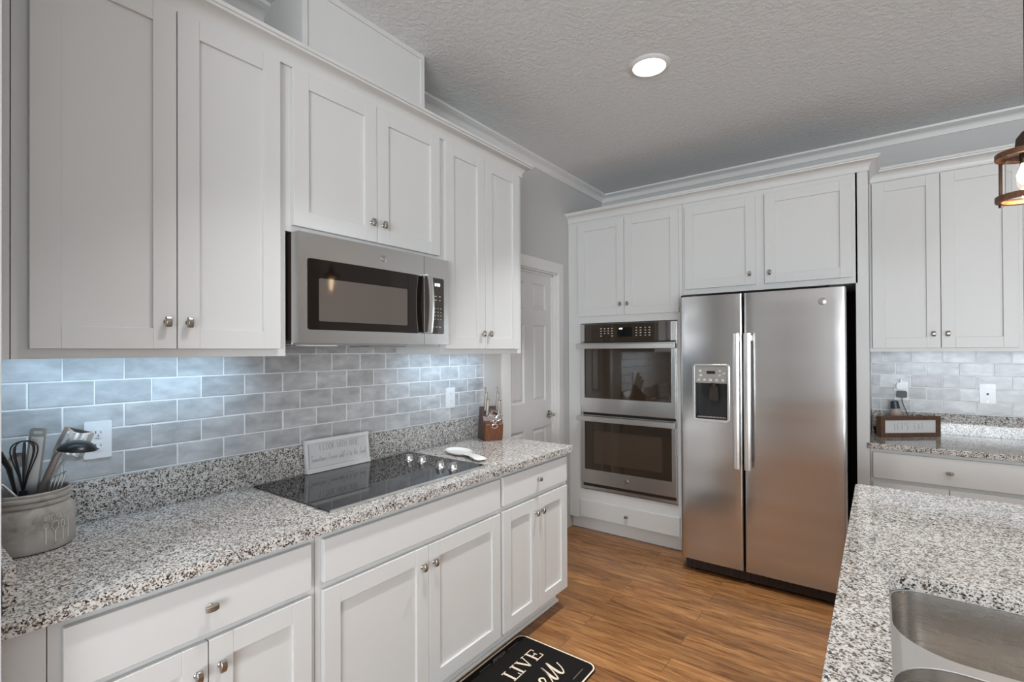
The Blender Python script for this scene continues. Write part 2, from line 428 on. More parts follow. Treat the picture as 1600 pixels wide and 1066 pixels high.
# boxed chase above the microwave cabinet
b = MB(); b.box((0.001, CH0, 2.53), (CHX, CH1, CZ))
b.box((CHX, CH0, CZ-0.022), (CHX+0.006, CH1, CZ)); b.box((CHX, CH1-0.022, 2.53), (CHX+0.006, CH1, CZ-0.0221)); b.box((CHX, CH0, 2.53), (CHX+0.006, CH0+0.022, CZ-0.0221))
b.build('wall_chase', 'cabinet_paint', kind='structure')

# door in the left wall
def raised_panel(mb, y0, y1, z0, z1, x):
    s_ = 0.022
    mb.hull([(x-0.001, y0, z0), (x-0.001, y1, z0), (x-0.001, y1, z1), (x-0.001, y0, z1)][::1], [(x-0.012, y0+0.012, z0+0.012), (x-0.012, y1-0.012, z0+0.012), (x-0.012, y1-0.012, z1-0.012), (x-0.012, y0+0.012, z1-0.012)])
LX = -0.045
leaf = MB()
cols = ((2.795, 2.935), (3.072, 3.245)); cols = ((2.79, 2.955), (3.065, 3.245))
rows_ = ((1.735, 1.935), (1.035, 1.620), (0.25, 0.835))
loops = [[(DY0+0.012, FZ+0.01), (DY1-0.012, FZ+0.01), (DY1-0.012, DZ-0.012), (DY0+0.012, DZ-0.012)]]
holes = [[(a, c_), (b_, c_), (b_, d_), (a, d_)] for (a, b_) in cols for (c_, d_) in rows_]
leaf.plate(loops+holes, LX-0.035, LX, lambda a, b_, c_: (c_, a, b_))
for (a, b_) in cols:
    for (c_, d_) in rows_:
        # sloped moulding ring and raised field
        o_ = [(LX, a, c_), (LX, b_, c_), (LX, b_, d_), (LX, a, d_)]
        def ins(k, x): return [(x, a+k, c_+k), (x, b_-k, c_+k), (x, b_-k, d_-k), (x, a+k, d_-k)]
        seq = [ins(0, LX), ins(0.012, LX-0.010), ins(0.020, LX-0.010), ins(0.036, LX-0.003), ins(0.037, LX-0.003)]
        R = [[leaf.v(p) for p in q] for q in seq]
        for A, B in zip(R, R[1:]):
            for k in range(4): leaf.bm.faces.new((A[k], A[(k+1) % 4], B[(k+1) % 4], B[k]))
        leaf.bm.faces.new(R[-1])
door = leaf.build('door_1', 'door_paint', kind='structure')
kb = MB()
kz, ky = 0.925, 3.285
kb.lathe([(0, 0), (0.032, 0), (0.032, 0.006), (0.026, 0.012), (0.012, 0.014), (0.010, 0.030), (0.0, 0.030)], (LX, ky, kz), 24, (1, 0, 0))
kb.tube([(LX+0.028, ky, kz), (LX+0.045, ky, kz), (LX+0.052, ky-0.012, kz), (LX+0.054, ky-0.05, kz), (LX+0.05, ky-0.10, kz-0.004)], [0.010, 0.010, 0.010, 0.008, 0.007], 12)
kb.build('door_handle', 'nickel', door, smooth=True)
# jamb and casing
cas = [(0, 0), (0.0, 0.018), (0.012, 0.020), (0.03, 0.014), (0.05, 0.016), (0.075, 0.010), (0.085, 0.008), (0.085, 0)]
b = MB()
b.box((-0.115, DY0-0.001, FZ), (0.0, DY0+0.010, DZ)); b.box((-0.115, DY1-0.010, FZ), (0.0, DY1+0.001, DZ)); b.box((-0.115, DY0, DZ-0.010), (0.0, DY1, DZ+0.001))
b.box((LX, DY0+0.010, FZ), (LX+0.012, DY0+0.022, DZ-0.01)); b.box((LX, DY1-0.022, FZ), (LX+0.012, DY1-0.010, DZ-0.01)); b.box((LX, DY0+0.01, DZ-0.022), (LX+0.012, DY1-0.01, DZ-0.01))
def cas_leg(y, sgn):
    A = [b.v((w, y+sgn*o, FZ)) for o, w in cas]; zt = lambda o: DZ+o
    B = [b.v((w, y+sgn*o, zt(o))) for o, w in cas]
    for k in range(len(A)): b.bm.faces.new((A[k], A[(k+1) % len(A)], B[(k+1) % len(A)], B[k]))
    b.bm.faces.new(A); return B
B1 = cas_leg(DY0, -1); B2 = cas_leg(DY1, 1)
for k in range(len(B1)): b.bm.faces.new((B1[k], B1[(k+1) % len(B1)], B2[(k+1) % len(B1)], B2[k]))
b.build('trim_3', 'trim_paint', kind='structure', smooth=True)
b = MB(); b.box((0.0, 2.432, FZ), (0.012, DY0-0.087, FZ+0.10)); b.box((0.0, 2.432, FZ), (0.020, DY0-0.087, FZ+0.018)); b.build('baseboard_left', 'trim_paint', kind='structure', bevel=0.003)

# ------------------------------------------------------------------ backsplash tiles
PW, PH, GT = 0.1565, 0.0795, 1.016
def tiles(name, fr, u0, u1, w0, z0, z1, ujoint, label, over=None):
    r = thing(name, fr((u0+u1)/2, w0, z0), label, 'backsplash')
    g = MB(fr); g.box((u0, w0, z0), (u1, w0+0.0065, z1))
    if over: g.box((over[0], w0, z1), (over[1], w0+0.0065, over[2]))
    g.build('grout', 'grout', r)
    t = MB(fr); k = 0; rows = []
    nrow = int((((over[2] if over else z1)-z0)/PH))+1
    for row in range(nrow):
        za = z0+row*PH+(0.0018 if row else 0.0045); zb = z0+(row+1)*PH-0.0018
        a0, a1, top_ = u0, u1, z1
        if za > z1-0.004:
            if not over: continue
            a0, a1, top_ = over[0], over[1], over[2]
        elif over and zb > z1: pass
        zb = min(zb, over[2] if over else z1)
        if zb-za < 0.006: continue
        off = ujoint + (0.5*PW if row % 2 else 0)
        n0 = math.floor((a0-off)/PW)
        for j in range(n0, n0+60):
            ua = max(off+j*PW+0.0018, a0+0.002); ub = min(off+(j+1)*PW-0.0018, a1-0.002)
            if ua > a1: break
            if ub-ua < 0.01: continue
            if za < z1 < zb and over:
                if not (ub > over[0] and ua < over[1]): zbb = z1
                else: zbb = zb
            else: zbb = zb
            d = 0.0022; w1 = w0+0.006+random.uniform(0, 0.0012)
            t.hull([(ua, w0+0.004, za), (ub, w0+0.004, za), (ub, w0+0.004, zbb), (ua, w0+0.004, zbb)], [(ua, w1, za), (ub, w1, za), (ub, w1, zbb), (ua, w1, zbb)])
            # softened face
            A = [(ua, w1, za), (ub, w1, za), (ub, w1, zbb), (ua, w1, zbb)]
            tx = random.uniform(-0.0006, 0.0006); ty = random.uniform(-0.0006, 0.0006)
            Bq = [(ua+d, w1+0.0013+tx, za+d), (ub-d, w1+0.0013+ty, za+d), (ub-d, w1+0.0013-tx, zbb-d), (ua+d, w1+0.0013-ty, zbb-d)]
            t.hull(A, Bq)
    bmesh.ops.remove_doubles(t.bm, verts=t.bm.verts, dist=0.00005)
    t.build('tiles', 'tile_glaze', r)
    return r
tiles('tile_backsplash', LF, 0.19, 2.431, 0.0006, GT, 1.409, 0.394, 'long glossy grey subway tile backsplash above the left worktop, lit from under the cabinets', over=(0.936, 1.717, 1.50))
tiles('tile_backsplash', BF, 1.999, 3.9, -YB+0.0006, GT, 1.409, 2.051, 'short glossy grey subway tile backsplash beyond the fridge, behind the LET\'S EAT sign')
# electrical plates
def outlet(fr, u, z, w, label, name='electrical_outlet', hw=0.036, hz=0.060):
    r = thing(name, fr(u, w, z-hz), label, 'outlet')
    MB(fr).plate([rrect(u-hw, u+hw, z-hz, z+hz, 0.004)], w, w+0.006, lambda a, b_, c_: (a, c_, b_)).build('cover_plate', 'white_plastic', r, bevel=0.0015)
    for dz in (-0.021, 0.021):
        rc = MB(fr).plate([rrect(u-0.017, u+0.017, z+dz-0.0145, z+dz+0.0145, 0.011)], w+0.006, w+0.0085, lambda a, b_, c_: (a, c_, b_)).build('receptacle', 'white_plastic', r)
        s_ = MB(fr); s_.box((u-0.0075, w+0.0085, z+dz-0.001), (u-0.0055, w+0.009, z+dz+0.008)); s_.box((u+0.0055, w+0.0085, z+dz-0.001), (u+0.0075, w+0.009, z+dz+0.006))
        s_.plate([circ(u, z+dz-0.008, 0.0022, n=10)], w+0.0085, w+0.009, lambda a, b_, c_: (a, c_, b_)); s_.build('slots', 'slot_dark', rc)
    return r
outlet(LF, 0.480, 1.142, 0.0078, 'white duplex outlet on the tiles behind the utensil crock', hw=0.0355)
outlet(LF, 2.118, 1.149, 0.0078, 'white duplex outlet on the tiles near the knife block')
outlet(BF, 2.158, 1.149, -YB+0.0078, 'white duplex outlet with two plugs in it, above the LET\'S EAT sign')
r = thing('wall_plate', (2.570, YB-0.0078, 1.086), 'white jack plate with one small dark hole, right of the LET\'S EAT sign', 'wall plate')
MB(BF).plate([rrect(2.534, 2.606, 1.089, 1.209, 0.004)], -YB+0.0078, -YB+0.0138, lambda a, b_, c_: (a, c_, b_)).build('cover_plate', 'white_plastic', r, bevel=0.0015)
s_ = MB(BF); s_.plate([rrect(2.565, 2.575, 1.142, 1.153, 0.001)], -YB+0.0138, -YB+0.0145, lambda a, b_, c_: (a, c_, b_)); s_.build('jack', 'slot_dark', r)
for z_ in (1.103, 1.195):
    s_ = MB(BF); s_.plate([circ(2.57, z_, 0.003, n=10)], -YB+0.0138, -YB+0.0145, lambda a, b_, c_: (a, c_, b_)); s_.build('screw', 'nickel', r)

# ------------------------------------------------------------------ cabinets
def knob(parent, fr, u, z, w, vert=True):
    b = MB(fr)
    r_, L_ = 0.0075, 0.0155
    b.lathe([(0.0085, 0), (0.0085, 0.002), (0.0055, 0.005), (0.0055, 0.016), (0.0, 0.016)], (u, w, z), 16, (0, 1, 0))
    secs = []
    for i in range(9):
        t = -1+2*i/8; a = L_*t; d = 0.0125+0.013*math.sqrt(max(0, 1-0.62*t*t)); hw = 0.0085*(1-0.10*abs(t)**2)
        d0 = 0.0125 + 0.002*(1-t*t)*0
        q = [(-hw, d0), (hw, d0), (hw, d-0.003), (hw*0.8, d), (-hw*0.8, d), (-hw, d-0.003)]
        secs.append([b.v((u+x, w+y, z+a) if vert else (u+a, w+y, z+x)) for x, y in q])
    for A, B in zip(secs, secs[1:]):
        for k in range(6): b.bm.faces.new((A[k], A[(k+1) % 6], B[(k+1) % 6], B[k]))
    b.bm.faces.new(secs[0]); b.bm.faces.new(secs[-1])
    return b.build('knob', 'nickel', parent, bevel=0.0015)
def shaker(parent, fr, u0, u1, z0, z1, w, kn=None, st=0.060, name='door'):
    """five-piece shaker door; w is the carcass face, the door stands 20 mm proud"""
    b = MB(fr); t = 0.020
    b.box((u0, w+0.001, z0), (u0+st, w+t, z1)); b.box((u1-st, w+0.001, z0), (u1, w+t, z1))
    b.box((u0+st, w+0.001, z0), (u1-st, w+t-0.0003, z0+st)); b.box((u0+st, w+0.001, z1-st), (u1-st, w+t-0.0003, z1))
    b.box((u0+st-0.002, w+0.001, z0+st-0.002), (u1-st+0.002, w+t-0.010, z1-st+0.002))
    d = b.build(name, 'cabinet_paint', parent, bevel=0.0012)
    if kn: knob(d, fr, kn[0], kn[1], w+t)
    return d
def slab(parent, fr, u0, u1, z0, z1, w, kn=True, name='drawer', knz=None):
    d = MB(fr).box((u0, w+0.001, z0), (u1, w+0.020, z1)).build(name, 'cabinet_paint', parent, bevel=0.0025)
    if kn: knob(d, fr, (u0+u1)/2, knz or (z0+z1)/2, w+0.020, vert=False)
    return d
def wall_cab(fr, u0, u1, w0, w1, z0, z1, doors, label, knz, hollow=True):
    r = thing('wall_cabinet', fr((u0+u1)/2, (w0+w1)/2, z0), label, 'cabinet', 'white shaker wall cabinets')
    b = MB(fr)
    b.box((u0, w0, z0+0.02), (u1, w1-0.02, z1)); b.box((u0, w0, z0), (u0+0.018, w1-0.02, z0+0.02)); b.box((u1-0.018, w0, z0), (u1, w1-0.02, z0+0.02))
    b.box((u0, w1-0.02, z0), (u1, w1, z1))
    b.build('body', 'cabinet_paint', r)
    for (a, c_, k) in doors: shaker(r, fr, a, c_, knz[1], knz[2], w1, (k, knz[0]))
    return r
WZ = 2.47
wall_cab(LF, 0.236, 0.9352, 0.002, 0.330, 1.408, WZ, [(0.266, 0.5865, 0.560), (0.5895, 0.908, 0.617)], 'tall white two-door wall cabinet nearest the camera, left of the microwave', (1.513, 1.434, 2.456))
wall_cab(LF, 0.9355, 1.7178, 0.002, 0.330, 1.860, WZ, [(0.957, 1.3255, 1.297), (1.3285, 1.698, 1.357)], 'short white two-door wall cabinet directly above the microwave', (1.960, 1.882, 2.456))
wall_cab(LF, 1.7181, 2.389, 0.002, 0.330, 1.408, WZ, [(1.737, 2.0355, 2.008), (2.0385, 2.349, 2.066)], 'tall narrow white two-door wall cabinet between the microwave and the panelled door', (1.515, 1.435, 2.456))
MB().box((0.002, 0.172, 1.408), (0.330, 0.234, WZ)).build('trim_4', 'cabinet_paint', kind='structure')
cc = [(0, 2.458), (0.006, 2.458), (0.006, 2.468)] + [(0.006+0.044*(1-math.cos(a)), 2.470+0.040*math.sin(a)) for a in [i*PI/12 for i in range(0, 7)]] + [(0.052, 2.517), (0.058, 2.519), (0.058, 2.531), (0, 2.531)]
o = sweep(MB(), [(0.332, 0.172), (0.332, 2.391), (0.003, 2.391)], [(a, z) for a, z in cc]).build('cabinet_crown', 'cabinet_paint', smooth=True)
tag(o, 'white cove crown moulding along the top of the left wall cabinets', 'moulding'); top(o)

# ---- base cabinets on the left
BFW = 0.612
def base_cab(fr, u0, u1, w0, w1, label, toe=0.07):
    r = thing('base_cabinet', fr((u0+u1)/2, (w0+w1)/2, FZ), label, 'cabinet', 'white base cabinets')
    b = MB(fr)
    b.box((u0, w0, 0.082), (u1, w1, CT-0.0325))
    b.build('body', 'cabinet_paint', r)
    MB(fr).box((u0, w0, FZ+0.001), (u1, w1-toe, 0.082)).build('toe_kick', 'trim_paint', r)
    return r
r1 = base_cab(LF, 0.253, 0.873, 0.002, BFW, 'white base cabinet nearest the camera with one drawer over two doors')
slab(r1, LF, 0.275, 0.853, 0.687, 0.829, BFW, knz=0.758)
shaker(r1, LF, 0.275, 0.5595, 0.100, 0.668, BFW, (0.533, 0.594)); shaker(r1, LF, 0.5625, 0.853, 0.100, 0.668, BFW, (0.590, 0.594))
r2 = base_cab(LF, 0.875, 1.811, 0.002, BFW, 'wide white base cabinet under the cooktop with a plain false front')
slab(r2, LF, 0.895, 1.800, 0.692, 0.829, BFW, kn=False, name='false_front')
shaker(r2, LF, 0.895, 1.3445, 0.100, 0.668, BFW, (1.312, 0.596)); shaker(r2, LF, 1.3475, 1.800, 0.100, 0.668, BFW, (1.372, 0.596))
r3 = base_cab(LF, 1.813, 2.425, 0.002, BFW, 'white base cabinet ending the left run, small drawer over two narrow doors')
slab(r3, LF, 1.822, 2.405, 0.696, 0.830, BFW, knz=0.764)
shaker(r3, LF, 1.822, 2.1125, 0.100, 0.670, BFW, (2.088, 0.597)); shaker(r3, LF, 2.1155, 2.405, 0.100, 0.670, BFW, (2.144, 0.597))
MB().box((0.002, 0.172, 0.082), (BFW, 0.251, CT-0.0325)).build('trim_5', 'cabinet_paint', kind='structure')
b = MB(); b.box((0.50, 0.25, FZ), (0.556, 2.436, FZ+0.018)); b.build('baseboard_cabinet', 'trim_paint', kind='structure', bevel=0.006)

# ---- worktops
def splash(p, fr, u0, u1, w0, z1=GT-0.001): return MB(fr).box((u0, w0, CT+0.0002), (u1, w0+0.0195, z1)).build('upstand', 'granite', p, bevel=0.001)
r = thing('countertop', (0.32, 1.3, CT-0.032), 'speckled grey granite worktop running along the left wall under the cooktop', 'countertop')
MB().plate([rrect(0.002, 0.648, 0.175, 2.452, (0, 0, 0.012, 0))], CT-0.032, CT, lambda a, b_, c_: (a, b_, c_)).build('slab', 'granite', r, bevel=0.003)
MB().box((0.001, 0.21, CT+0.0002), (0.0205, 2.431, GT-0.001)).build('upstand', 'granite', r, bevel=0.001)
MB().box((0.002, 0.186, CT+0.0002), (0.607, 0.2075, 0.985)).build('side_upstand', 'granite', r, bevel=0.001)
r = thing('countertop', (2.95, 3.83, CT-0.032), 'speckled grey granite worktop right of the fridge, under the LET\'S EAT sign', 'countertop')
MB().plate([[(1.9985, 4.139), (1.9985, 3.5185), (1.984, 3.5185), (1.984, 3.512), (1.990, 3.506), (3.9, 3.506), (3.9, 4.139)]], CT-0.032, CT, lambda a, b_, c_: (a, b_, c_)).build('slab', 'granite', r, bevel=0.003)
MB().box((2.0, 4.1195, CT+0.0002), (3.9, 4.1395, GT-0.001)).build('upstand', 'granite', r, bevel=0.001)

# ---- back wall: oven tower, fridge bay, right units
FY = 3.520
def T(y): return -y
r = thing('oven_cabinet', (0.46, 3.83, FZ), 'tall white corner cabinet housing the double wall oven, doors above and drawer below', 'cabinet')
b = MB()
b.box((0.003, FY, 0.082), (0.112, YB-0.002, 2.47)); b.box((0.892, FY, 0.082), (0.930, YB-0.002, 2.47))
b.box((0.112, FY, 0.082), (0.892, YB-0.002, 0.318)); b.box((0.112, FY, 1.640), (0.892, YB-0.002, 2.47)); b.box((0.112, 4.05, 0.318), (0.892, YB-0.002, 1.640))
b.build('body', 'cabinet_paint', r)
MB().box((0.003, FY+0.055, FZ+0.001), (0.930, YB-0.002, 0.082)).build('toe_kick', 'trim_paint', r)
shaker(r, BF, 0.100, 0.4955, 1.694, 2.432, -FY, (0.468, 1.776)); shaker(r, BF, 0.4985, 0.908, 1.694, 2.432, -FY, (0.526, 1.776))
slab(r, BF, 0.112, 0.905, 0.100, 0.234, -FY, knz=0.166)
r = thing('fridge_cabinet', (1.46, 3.83, 1.80), 'white two-door cabinet above the refrigerator with a full-height end panel', 'cabinet')
b = MB()
b.box((0.932, FY, 1.812), (1.945, YB-0.002, 2.47)); b.box((1.936, FY, FZ+0.001), (1.996, YB-0.002, 2.47))
b.build('body', 'cabinet_paint', r)
shaker(r, BF, 0.952, 1.404, 1.848, 2.424, -FY, (1.372, 1.918)); shaker(r, BF, 1.458, 1.920, 1.848, 2.424, -FY, (1.488, 1.916))
b = MB(); b.box((0.9315, 4.05, FZ), (1.9355, YB-0.004, 1.811)); b.build('wall_recess_shade', 'dark_gap', kind='structure')  # dark panel painting the shade at the back of the fridge bay
RU = 3.811
r = thing('wall_cabinet', (2.33, 3.98, 1.408), 'white two-door wall cabinet right of the fridge, above the LET\'S EAT sign', 'cabinet', 'white shaker wall cabinets')
b = MB(BF); b.box((1.998, -YB+0.002, 1.428), (2.675, -RU-0.02, 2.47)); b.box((1.998, -RU-0.02, 1.408), (2.675, -RU, 2.47)); b.box((2.657, -YB+0.002, 1.408), (2.675, -RU-0.02, 1.428)); b.build('body', 'cabinet_paint', r)
shaker(r, BF, 2.012, 2.3315, 1.430, 2.452, -RU, (2.300, 1.512), st=0.062); shaker(r, BF, 2.3345, 2.655, 1.430, 2.452, -RU, (2.364, 1.512), st=0.062)
r = thing('wall_cabinet', (3.0, 3.98, 1.408), 'white wall cabinet cut by the right edge of the frame, above the jack plate', 'cabinet', 'white shaker wall cabinets')
b = MB(BF); b.box((2.677, -YB+0.002, 1.428), (3.35, -RU-0.02, 2.47)); b.box((2.677, -RU-0.02, 1.408), (3.35, -RU, 2.47)); b.build('body', 'cabinet_paint', r)
shaker(r, BF, 2.695, 3.0115, 1.430, 2.452, -RU, (2.98, 1.512)); shaker(r, BF, 3.0145, 3.33, 1.430, 2.452, -RU, (3.045, 1.512))
# crown over the back units: oven tower, fridge bay, return, right units
o = sweep(MB(), [(3.35, RU-0.002), (1.998, RU-0.002), (1.998, FY-0.002), (0.003, FY-0.002)], [(-a, z) for a, z in cc]).build('cabinet_crown', 'cabinet_paint', smooth=True)
tag(o, 'white cove crown moulding stepping along the top of the oven, fridge and right cabinets', 'moulding'); top(o)
r = base_cab(BF, 1.998, 2.690, -YB+0.002, -3.545, 'white base cabinet beside the fridge with one wide drawer over two doors')
slab(r, BF, 2.010, 2.675, 0.684, 0.832, -3.545, knz=0.755)
shaker(r, BF, 2.010, 2.3395, 0.100, 0.662, -3.545, (2.315, 0.594)); shaker(r, BF, 2.3425, 2.675, 0.100, 0.662, -3.545, (2.367, 0.594))
r = base_cab(BF, 2.692, 3.40, -YB+0.002, -3.545, 'white base cabinet at the right edge behind the island')
slab(r, BF, 2.707, 3.385, 0.684, 0.832, -3.545); shaker(r, BF, 2.707, 3.0445, 0.100, 0.662, -3.545, (3.02, 0.594)); shaker(r, BF, 3.0475, 3.385, 0.100, 0.662, -3.545, (3.07, 0.594))
r = base_cab(BF, 3.402, 3.88, -YB+0.002, -3.545, 'white end base cabinet beyond the right edge of the frame')

# ------------------------------------------------------------------ island with sink
r = thing('kitchen_island', (2.55, 1.35, FZ), 'kitchen island with white painted base and speckled granite top in the right foreground', 'island')
IB = (2.03, 0.30, 3.05, 2.37)
b = MB(); b.plate([[(IB[0], IB[1]), (IB[2], IB[1]), (IB[2], IB[3]), (IB[0], IB[3])], rrect(2.04, 2.83, 0.76, 1.52, 0.04)], 0.55, CT-0.0325, lambda a, b_, c_: (a, b_, c_))
b.box((IB[0], IB[1], 0.082), (IB[2], IB[3], 0.55)); b.box((IB[0]+0.07, IB[1]+0.05, FZ+0.001), (IB[2]-0.05, IB[3]-0.05, 0.082))
b.build('base', 'cabinet_paint', r)
MB().plate([rrect(1.963, 3.25, 0.20, 2.405, 0.014), rrect(2.056, 2.80, 0.80, 1.500, 0.055, 8)], CT-0.032, CT, lambda a, b_, c_: (a, b_, c_)).build('slab', 'granite', r, bevel=0.003)
r = thing('kitchen_sink', (2.43, 1.15, 0.63), 'brushed stainless double-bowl undermount sink set into the island top', 'sink')
A = rrect(2.060, 2.78, 1.200, 1.504, (0.115, 0.115, 0.062, 0.062), 10); B = rrect(2.058, 2.78, 0.80, 1.166, (0.06, 0.06, 0.10, 0.10), 10)
MB().plate([rrect(2.044, 2.826, 0.764, 1.516, 0.05), A, B], CT-0.036, CT-0.033, lambda a, b_, c_: (a, b_, c_)).build('rim', 'sink_rim', r, bevel=0.001)
def bowl(lp, zt, zb, name):
    cx = sum(p[0] for p in lp)/len(lp); cy = sum(p[1] for p in lp)/len(lp)
    b = MB(); rings = []
    for z, k, ins_ in ((zt, 0, 0), (zt-0.02, 0, 0.002), (zb+0.05, 0, 0.006), (zb+0.022, 0, 0.012), (zb+0.006, 0, 0.028), (zb, 0, 0.05)):
        R = []
        for x, y in lp:
            d = Vector((cx-x, cy-y)); d.normalize(); R.append(b.v((x+d.x*ins_, y+d.y*ins_, z)))
        rings.append(R)
    n = len(lp)
    for P_, Q in zip(rings, rings[1:]):
        for k in range(n): b.bm.faces.new((P_[k], P_[(k+1) % n], Q[(k+1) % n], Q[k]))
    b.bm.faces.new(rings[-1])
    o = b.build(name, 'sink_steel', r, smooth=True)
    MB().lathe([(0.0, 0.002), (0.03, 0.002), (0.034, 0.006), (0.045, 0.006), (0.047, 0.0)], (cx, cy, zb), 24).build('drain', 'chrome', o, smooth=True)
    return o
bowl(A, CT-0.036, 0.640, 'bowl'); bowl(B, CT-0.036, 0.655, 'bowl')

# ------------------------------------------------------------------ stroke lettering
def arc(cx, cy, rx, ry, a0, a1, n=8): return [(cx+rx*math.cos(math.radians(a0+(a1-a0)*k/n)), cy+ry*math.sin(math.radians(a0+(a1-a0)*k/n))) for k in range(n+1)]
G = {
 'A': (.6, [[(0, 0), (.3, 1), (.6, 0)], [(.12, .35), (.48, .35)]]), 'C': (.55, [arc(.3, .5, .3, .5, 50, 310, 10)]),
 'E': (.5, [[(.5, 1), (0, 1), (0, 0), (.5, 0)], [(0, .52), (.4, .52)]]), 'H': (.55, [[(0, 0), (0, 1)], [(.55, 0), (.55, 1)], [(0, .5), (.55, .5)]]),
 'I': (.02, [[(0, 0), (0, 1)]]), 'K': (.5, [[(0, 0), (0, 1)], [(.5, 1), (0, .45)], [(.15, .58), (.5, 0)]]),
 'L': (.45, [[(0, 1), (0, 0), (.45, 0)]]), 'N': (.55, [[(0, 0), (0, 1), (.55, 0), (.55, 1)]]),
 'O': (.6, [arc(.3, .5, .3, .5, 0, 360, 16)]), 'S': (.5, [arc(.25, .76, .22, .24, 40, 270, 8)+arc(.25, .26, .24, .26, 90, -140, 8)]),
 'T': (.55, [[(0, 1), (.55, 1)], [(.275, 1), (.275, 0)]]), 'W': (.8, [[(0, 1), (.2, 0), (.4, .8), (.6, 0), (.8, 1)]]), 'U': (.5, [[(0, 1), (0, .25)]+arc(.25, .25, .25, .25, 180, 360, 6)+[(.5, 1)]]),
 "'": (.05, [[(.03, 1), (0, .78)]]), 'V': (.6, [[(0, 1), (.3, 0), (.6, 1)]]), 'G': (.6, [arc(.3, .5, .3, .5, 50, 340, 10)+[(.58, .45), (.35, .45)]]),
 'a': (.36, [arc(.17, .2, .16, .2, 20, 360, 9), [(.34, .4), (.33, .08), (.42, 0)]]), 'd': (.38, [arc(.17, .2, .16, .2, 20, 360, 9), [(.36, 1), (.34, .08), (.42, 0)]]),
 'e': (.34, [[(.02, .2), (.3, .24)]+arc(.17, .22, .14, .19, 10, 320, 9)]), 'f': (.3, [[(.3, .95), (.2, 1), (.13, .85), (.12, -.3)], [(0, .42), (.26, .42)]]),
 'h': (.36, [[(.02, 1), (.02, 0)], [(.02, .25)]+arc(.17, .22, .14, .18, 150, 0, 6)+[(.32, 0)]]), 'i': (.12, [[(.04, .42), (.05, .06), (.12, 0)], [(.05, .56), (.06, .6)]]),
 'm': (.55, [[(.02, .42), (.02, 0)], [(.02, .25)]+arc(.14, .24, .11, .16, 150, 0, 5)+[(.25, 0)], [(.25, .25)]+arc(.38, .24, .12, .16, 150, 0, 5)+[(.5, 0)]]),
 'n': (.36, [[(.02, .42), (.02, 0)], [(.02, .25)]+arc(.17, .22, .14, .18, 150, 0, 6)+[(.32, 0)]]), 'o': (.34, [arc(.17, .2, .15, .2, 0, 360, 10)]),
 's': (.28, [arc(.14, .31, .1, .1, 40, 260, 6)+arc(.14, .11, .11, .11, 80, -140, 6)]), 't': (.22, [[(.1, .8), (.09, .08), (.18, 0)], [(0, .45), (.22, .45)]]),
 'v': (.3, [[(0, .42), (.12, 0), (.28, .42)]]), 'w': (.44, [[(0, .42), (.1, 0), (.2, .36), (.3, 0), (.42, .42)]]), 'l': (.14, [[(.04, 1), (.05, .06), (.12, 0)]]), ' ': (.3, []),
}
def width(t, sp): return sum(G[c][0]+sp for c in t)-sp
def write(mb, text, x, y, h, wx, sp, sw, to3, slant=0.0, t=0.0006):
    """x,y = left baseline; h = cap height; wx = width factor"""
    cx = x
    for c in text:
        for st in G[c][1]:
            mb.ribbon([(cx+p[0]*h*wx+slant*p[1]*h, y+p[1]*h) for p in st], sw, to3, t)
        cx += (G[c][0]+sp)*h*wx
    return cx
def write_centred(mb, text, xc, y, h, W_, sp, sw, to3, slant=0.0):
    wx = W_/(width(text, sp)*h); write(mb, text, xc-W_/2, y, h, wx, sp, sw, to3, slant)
def badge(parent, fr, u, z, w, r_=0.021):
    o = MB(fr).lathe([(0, 0), (r_, 0), (r_, 0.0018), (r_-0.003, 0.003), (0, 0.003)], (u, w, z), 28, (0, 1, 0)).build('badge', 'nickel', parent, smooth=True)
    b = MB(fr); f3 = lambda a, b_, c_: (u+a, w+0.003+c_, z+b_)
    s = r_
    b.ribbon(arc(0, 0, .80*s, .80*s, 0, 360, 24), .08*s, f3)
    b.ribbon([(p[0]*s, p[1]*s) for p in arc(-.28, .05, .22, .42, 60, 330, 12)+[(-.1, .0), (-.22, -.5), (-.42, -.42)]], .10*s, f3)
    b.ribbon([(p[0]*s, p[1]*s) for p in arc(.25, .25, .2, .22, 50, 260, 8)+arc(.25, -.2, .26, .26, 100, 330, 8)], .10*s, f3)
    for k in range(4):
        a = math.radians(45+90*k); b.ribbon([(.5*s*math.cos(a-.3), .62*s*math.sin(a-.3)), (.62*s*math.cos(a), .62*s*math.sin(a)), (.5*s*math.cos(a+.3), .62*s*math.sin(a+.3))], .06*s, f3)
    b.build('monogram', 'chrome', o)
    return o

